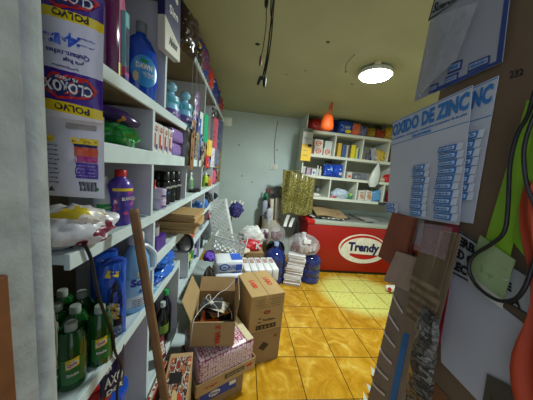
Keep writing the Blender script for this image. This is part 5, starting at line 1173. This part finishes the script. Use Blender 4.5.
# ================================================================== RIGHT SIDE, BESIDE THE CAMERA
XW = .485
panel = thing('cardboard_partition', 'brown cardboard-faced partition close on the right, hung with cards and bundles', 'partition', (XW, .1, 0))
PC = M((108, 88, 66), .85, .12, 5, bump=.1)
emit('cardboard_face', box(NB(), (.004, .015, 1.3), (.008, .87, 2.596)), PC, panel)
emit('backing', box(NB(), (.034, .015, 1.3), (.05, .87, 2.596)), M((110, 76, 46), .7, .15, 8), panel)
emit('timber_panel', box(NB(), (-.0012, .015, .58), (.002, .868, 1.15)), M((112, 72, 42), .6, .2, 7), panel)
def on(u, v, x=XW): q = at(u, v, 0, x); return Vector((x, q.y, q.z))
def quad(c, x, bend=0):                      # c = TL, TR, BR, BL pixel corners measured on the wall plane
    q = [on(u, v, x) for u, v in c]
    def f(s, t, d=0):
        p = q[3].lerp(q[2], s).lerp(q[0].lerp(q[1], s), t)
        return Vector((p.x-d-bend*sin(pi*s)*.5, p.y, p.z))
    return f
def card(name, label, cat, f, th, mat, nu=8, nv=8, group=None):
    o = f(.5, 0); t = thing(name, label, cat, o, (0, 0, 0), group)
    emit('card_sheet', sheet(lambda s, q: f(s, q)-o, nu, nv, th), mat, t)
    return t, o
CARDW = M((196, 200, 208), .45, .05, 8)
CB = M((52, 120, 186), .5); CBL = M((40, 120, 190), .5)
def wordq(t, o, f, s, s0, s1, t0_, t1_, mat, d=.0015, bold=.045):
    return lettering(t, s, lambda a, b, dd: f(s0+(s1-s0)*a, t0_+(t1_-t0_)*b, d+.0006*dd)-o, mat, bold=bold)
def patchq(t, o, f, nm, s0, s1, t0_, t1_, mat, d=.001):
    return emit(nm, sheet(lambda a, b: f(s0+(s1-s0)*a, t0_+(t1_-t0_)*b, d)-o, 2, 2, .0008), mat, t)
def zinc(label, corners, x, cols, heading, group=None):
    f = quad(corners, x); t, o = card('sachet_card', label, 'sachet card', f, .0018, CARDW)
    for s, s0, s1, a, b in heading: wordq(t, o, f, s, s0, s1, a, b, CB if b-a > .04 else CBL)
    patchq(t, o, f, 'blue_rule', .0, 1, .985, .991, CB); patchq(t, o, f, 'blue_rule', .0, 1, .74, .745, CB)
    for (s0, s1, t0_, t1_, n) in cols:
        st = (t1_-t0_)/n
        for k in range(n):
            jx = R.uniform(-.012, .012); b0 = t0_+k*st+.002; b1 = t0_+(k+1)*st-.002
            def sf(a, b, s0=s0, s1=s1, b0=b0, b1=b1, jx=jx): return f(s0-.012+jx+(s1-s0+.06)*a, b0+(b1-b0)*b, .003+.003*(1-b)+.003*sin(pi*a))-o
            sa = emit('sachet', sheet(sf, 4, 3, .0008), M((206, 210, 218), .3, .05, 20), t)
            def lf(a, b, e, s0=s0, s1=s1, b0=b0, b1=b1, jx=jx):
                tt = b0+(b1-b0)*(.04+.9*b); aa = (s0+jx+(s1-s0)*a-(s0-.012+jx))/(s1-s0+.06)
                return f(s0+jx+(s1-s0)*a, tt, .003+.003*(1-(.04+.9*b))+.003*sin(pi*aa)+e)-o
            emit('blue_frame', sheet(lambda a, b, lf=lf: lf(a, b, .0009), 3, 2, .0006), CBL, sa)
            emit('white_field', sheet(lambda a, b, lf=lf: lf(.09+.82*a, .24+.52*b, .0016), 3, 2, .0005), M((206, 216, 228), .45), sa)
            lettering(sa, 'Oxido de Zinc', lambda a, b, dd, lf=lf: lf(.14+.72*a, .32+.36*b, .0022+.0004*dd), CB, bold=.02)
    return t
zinc('white card of blue labelled sachets headed OXIDO DE ZINC, rear one showing NC', [(415, 113), (498.5, 75.5), (472.5, 223.5), (404, 214)], XW-.004, [(.74, .92, .16, .66, 8)], [('OXIDO DE ZINC', .02, .98, .83, .965)])
zinc('white card of blue labelled sachets headed OXIDO DE ZINC, front one', [(393, 122), (472.5, 85), (458.5, 225), (387, 213)], XW-.020, [(.0, .17, .01, .11, 2), (.44, .61, .02, .48, 8), (.75, .94, .02, .60, 10)], [('OXIDO DE ZINC', .01, .99, .83, .965), ('Dermatológico  astringente  antiséptico protector de la piel', .0, .98, .79, .81), ('USO EXTERNO', .36, .62, .755, .775)])
# upper sachet card under film, with framed heading
f = quad([(437, -14), (511, -14), (502, 62), (414, 102)], XW-.010)
t, o = card('sachet_card', 'upper grey white sachet card with blue border, partly under clear film', 'sachet card', f, .0018, M((158, 160, 168), .45, .06, 6))
NB2 = M((44, 66, 128), .5)
patchq(t, o, f, 'blue_border', .955, 1.0, .0, 1, NB2); patchq(t, o, f, 'blue_border', .3, .955, .0, .045, NB2)
for s0, s1, a, b in ((.46, .62, .13, .24), (.44, .60, .02, .11), (.70, .90, .05, .16), (.24, .36, .01, .09)):
    patchq(t, o, f, 'blue_frame', s0, s1, a, b, NB2, .0022); patchq(t, o, f, 'white_field', s0+.015, s1-.015, a+.022, b-.022, M((150, 160, 180), .45), .0034)
    wordq(t, o, f, 'Oxido de Zinc', s0+.03, s1-.03, a+.035, b-.035, CB, .0046, .01)
f = quad([(436.5, -8), (470, -8), (456, 1), (428.5, 21)], XW-.013)
t, o = card('framed_notice', 'black framed notice with handwriting at the top right of the aisle', 'notice', f, .001, M((150, 152, 158), .5))
for s0, s1, a, b in ((0, .03, 0, 1), (.97, 1, 0, 1), (0, 1, 0, .06), (0, 1, .95, 1)): patchq(t, o, f, 'black_rule', s0, s1, a, b, INK)
wordq(t, o, f, 'Sueros', .1, .9, .2, .62, INK, .0016, .02)
f = quad([(430, 20), (478, 2), (456, 60), (418, 99)], XW-.022, .012)
t, o = card('clear_film', 'creased clear plastic film hanging over the upper sachet card', 'film', f, .0008, film((190, 192, 196), .35, .12, .6), 12, 12)
# pencilled number on cardboard
f = quad([(510, 71), (524, 68), (523.5, 75), (509.5, 79)], XW-.0008)
def onp(u, v): p = on(u, v, XW-.0006); return p-Vector((XW, .1, 0))
o = Vector((XW, .1, 0))
lettering(panel, '232', lambda a, b, dd: f(a, b, .0004*dd)-o, INK, bold=.02)
# stain smudge and tape
# white paper sheet and herb sign
f = quad([(441, 257), (536, 334), (536, 462), (441, 362)], XW-.004)
t, o = card('paper_sheet', 'large white paper sheet hanging below the herb sign on the right', 'paper', f, .0012, M((176, 178, 184), .6, .05, 4))
f = quad([(452, 226), (536, 281), (536, 319), (444, 268)], XW-.008)
t, o = card('herb_sign', 'white sign with black capital letters and dark border, behind the green strap', 'sign', f, .0012, M((170, 176, 176), .5, .05, 6))
for s0, s1, a, b in ((0, 1, 0, .035), (0, 1, .965, 1), (0, .012, 0, 1)): patchq(t, o, f, 'dark_rule', s0, s1, a, b, M((20, 34, 30), .5))
for s, s0, s1, a, b in (('HERB', .045, .37, .70, .92), ('MED C', .03, .37, .40, .62), ('ELEC', .05, .32, .1, .32), ('E', .72, .80, .34, .56), ('A', .80, .89, .05, .28)): wordq(t, o, f, s, s0, s1, a, b, INK, .0016, .05)
# dark smudge label at the bottom right
f = quad([(487, 374), (522, 392), (505, 428), (482, 404)], XW-.0075)
t, o = card('old_label', 'dark worn label stuck low on the white paper sheet', 'label', f, .001, pat([(50, 50, 40), (70, 66, 52), (34, 32, 28)], 60, .7))
# green strap with pouch, orange cloth, cord
HV = M((128, 176, 30), .6, .08, 12)
f = quad([(527, 100), (549, 112), (508, 262), (483, 247)], XW-.014, .004)
t, o = card('reflective_strap', 'lime green strap hanging over the right partition', 'strap', f, .0025, HV)
f = quad([(536, 118), (556, 125), (530, 262), (512, 240)], XW-.017, .004)
t, o = card('reflective_strap', 'second lime green strap at the right picture edge', 'strap', f, .0025, M((120, 168, 28), .6, .08, 12))
f = quad([(480, 235), (515, 260), (503, 300), (468, 272)], XW-.020, .006)
t, o = card('clear_pouch', 'clear pouch of pale green items at the end of lime strap', 'pouch', f, .0025, pat([(132, 156, 96), (150, 170, 120), (170, 180, 160)], 60, .2))
f2 = quad([(468, 272), (503, 300), (502, 309), (468, 281)], XW-.0205, .006)
emit('white_edge', sheet(lambda s, q: f2(s, q)-o, 4, 2, .002), M((190, 192, 180), .5), t)
f = quad([(528, 180), (552, 190), (552, 432), (519, 420)], XW-.026, .012)
def orf(s, q):
    p = f(s, q); p.y += .012*sin(q*9)*(1-s); p.x -= .006*sin(s*8+q*4); return p
o = f(.5, 0); t = thing('orange_cloth', 'dull orange cloth hanging at the right picture edge', 'cloth', o)
emit('cloth_sheet', sheet(lambda s, q: orf(s, q)-o, 10, 16, .003), M((176, 62, 26), .7, .1, 12), t, sm=True)
pts = [on(535, 90, XW-.03), on(528, 115, XW-.03), on(517, 135, XW-.032), on(510, 165, XW-.032), on(508, 205, XW-.032), on(504, 232, XW-.032), on(490, 245, XW-.032), on(473, 256, XW-.032), on(469, 270, XW-.032), on(478, 287, XW-.032), on(497, 300, XW-.032), on(515, 299, XW-.032), on(526, 285, XW-.034), on(534, 262, XW-.034), on(545, 240, XW-.034)]
solo('power_cord', 'black looped cord hanging over the lime strap on the right', 'cord', tube(smooth_path(pts), .0032, 8), BLK)
pts = [on(548, 88, XW-.03), on(533, 118, XW-.036), on(524, 150, XW-.038), on(527, 185, XW-.038), on(540, 215, XW-.036)]
solo('power_cord', 'second black cord crossing the lime strap at the picture edge', 'cord', tube(smooth_path(pts), .003, 8), BLK)
# hanging bundles of paper bags
def bundle(name, label, corners, x, th, n, cols, group, extra=0):
    f = quad(corners, x-th-.006); o = f(.5, 0)
    t = thing(name, label, 'paper bags', o, (0, 0, 0), group)
    for k in range(n):
        jj = [R.uniform(-.02, .02) for _ in range(4)]
        m = cols[k % len(cols)]
        fr = k/(n-1); lo_ = .5*fr*extra
        emit('bag_layer', sheet(lambda s, q, k=k, jj=jj, lo_=lo_: f(s*.96+jj[0]*.6+.02, lo_+(1-lo_)*q*.97+.02*s*(jj[1]*40), -th*(1-k/n)+.004*(1-q)*fr+.002*sin(9*s+k))-o, 5, 5, th/n*.5), m, t)
    return t, o, f
KB = [M((138, 118, 88), .8, .1, 20), M((104, 86, 62), .8, .1, 20)]  # darker layers put the fine shadow lines between bags into the colour
RB = [M((150, 84, 58), .8, .1, 20), M((134, 74, 50), .8, .1, 20)]
solo('red_strip', 'dark red strip hanging behind the kraft bag bundle', 'strip', sheet(lambda s, q: quad([(446, 222), (460, 226), (440, 346), (425, 345)], XW-.010)(s, q), 3, 8, .002), M((140, 22, 44), .4))
f = quad([(402, 216), (424, 220), (420, 262), (396, 256)], XW-.006)
t, o = card('paper_notice', 'white and orange paper notice behind the hanging bundles', 'notice', f, .001, bands([(0, (150, 152, 150)), (.02, (176, 84, 40)), (.05, (160, 162, 160)), (.12, (160, 162, 160))]))
wordq(t, o, f, '4 x 1', .1, .8, .05, .2, INK, .0015)
bundle('paper_bag_bundle', 'reddish brown paper bag bundle hanging under the zinc cards', [(392, 211), (413, 217), (402, 270), (378, 256)], XW-.012, .018, 10, RB, 'hanging paper bag bundles')
t, o, f = bundle('paper_bag_bundle', 'tall grey brown kraft bag bundle hanging in clear wrap', [(424, 226), (456, 232), (429, 344), (400, 318)], XW-.038, .016, 12, KB, 'hanging paper bag bundles', 1.0)
emit('clear_wrap', sheet(lambda s, q: f(s*1.06-.03,   .76+.27*q, .009+.004*sin(7*s))-o, 6, 6, .001), film((206, 170, 184), .16, .12, .5), t)
bundle('paper_bag_bundle', 'small pinkish kraft bag bundle wrapped in film, lower left', [(396, 250), (420, 258), (410, 292), (384, 280)], XW-.030, .012, 8, [M((150, 122, 100), .6, .1, 20), M((160, 136, 118), .5, .1, 20)], 'hanging paper bag bundles')
# leaning long packs at the end of the partition
f0 = quad([(397, 278), (424, 290), (398, 432), (360, 432)], XW-.036)
def f(s, t, d=0): return f0(s, t, (d-.05)*.6)
o = Vector((f(.4, 0).x, f(.4, 0).y, 0))
t = thing('leaning_pack', 'long plastic-wrapped pinkish pack with blue tape leaning on the partition end', 'pack', o)
def lpk(s, q, d=0): p = f(s, q, d); return p-o
bm = NB()
top = [lpk(0, 1), lpk(1, 1), lpk(1, 1, .05), lpk(0, 1, .05)]; bot = [lpk(0, -1.4), lpk(1, -1.4), lpk(1, -1.4, .05), lpk(0, -1.4, .05)]
zmin = min(p.z for p in bot)
def clampz(p, q):
    tt = (q.z-.002)/(q.z-p.z) if q.z != p.z else 0
    return q.lerp(p, tt)
bot = [clampz(b_, a_) for a_, b_ in zip(top, bot)]
va = [bm.verts.new(p) for p in top]; vb = [bm.verts.new(p) for p in bot]
bm.faces.new(va); bm.faces.new(vb[::-1])
for i in range(4): bm.faces.new((va[i], vb[i], vb[(i+1) % 4], va[(i+1) % 4]))
bmesh.ops.recalc_face_normals(bm, faces=bm.faces[:])
emit('pack_body', bm, M((132, 114, 96), .35, .15, 10), t)
emit('blue_tape', sheet(lambda s, q: lpk(.66+.17*s, q*.72-.02, .0525), 2, 6, .001), M((24, 104, 160), .35), t)
for k in range(6):
    emit('film_crease', sheet(lambda s, q, k=k: lpk(.02+.5*s, .90-.11*k-.085*s+.016*q, .0525+.002*q), 4, 1, .001), M((206, 196, 192), .25), t)
f = quad([(424, 306), (440, 318), (432, 402), (408, 400)], XW-.092, .0)
o = f(.5, .0); t = thing('patterned_pouch', 'clear pouch with dark patterned contents hanging under the kraft bundle', 'pouch', o)
emit('pouch_body', sheet(lambda s, q: f(s, q, .012*sin(pi*s)*sin(pi*q)+.004*noise.noise(Vector((s*6, q*9, 1))))-o, 12, 16, .008), pat([(64, 58, 50), (104, 100, 88), (70, 66, 58), (50, 46, 40), (120, 118, 108), (84, 80, 70)], 34, .25, (1, 1, 2.2)), t, sm=True)
# torn white green tags on the floor edge
for k, (u, v, lab) in enumerate(((369, 362, 'torn white tag highest by the leaning pack foot'), (366, 378, 'torn white and green tag in the middle by the leaning pack'), (360, 392, 'torn white tag lowest by the leaning pack foot'))):
    q = at(u+8, v+6, 2, .10+.0*k)
    solo('torn_paper', lab, 'paper', slab([(-.03, 0, 0), (.05, 0, -.01), (.06, 0, .055), (.01, 0, .03), (-.02, 0, .06)], .002, (0, 1, 0)), pat([(206, 214, 204), (206, 214, 206), (60, 130, 80)], 40, .5, seed=k), (q.x, q.y, .03), (rad(-50), 0, .4*k), sm=False)

# ================================================================== LIGHT
w = bpy.data.worlds.new('world'); SC.world = w; w.use_nodes = True
bg = w.node_tree.nodes['Background']; bg.inputs[0].default_value = lin((204, 216, 232)); bg.inputs[1].default_value = 1.15
la = bpy.data.lights.new('lamp_light', 'AREA'); la.shape = 'DISK'; la.size = .25; la.energy = 58; la.color = (.90, 1, .96)
lo = bpy.data.objects.new('lamp_light', la); COL.objects.link(lo); lo.location = (lp.x, lp.y, CEIL-.085)
vs = SC.view_settings; vs.view_transform = 'Standard'; vs.look = 'None'; vs.gamma = 1; vs.use_curve_mapping = False; vs.exposure = 0
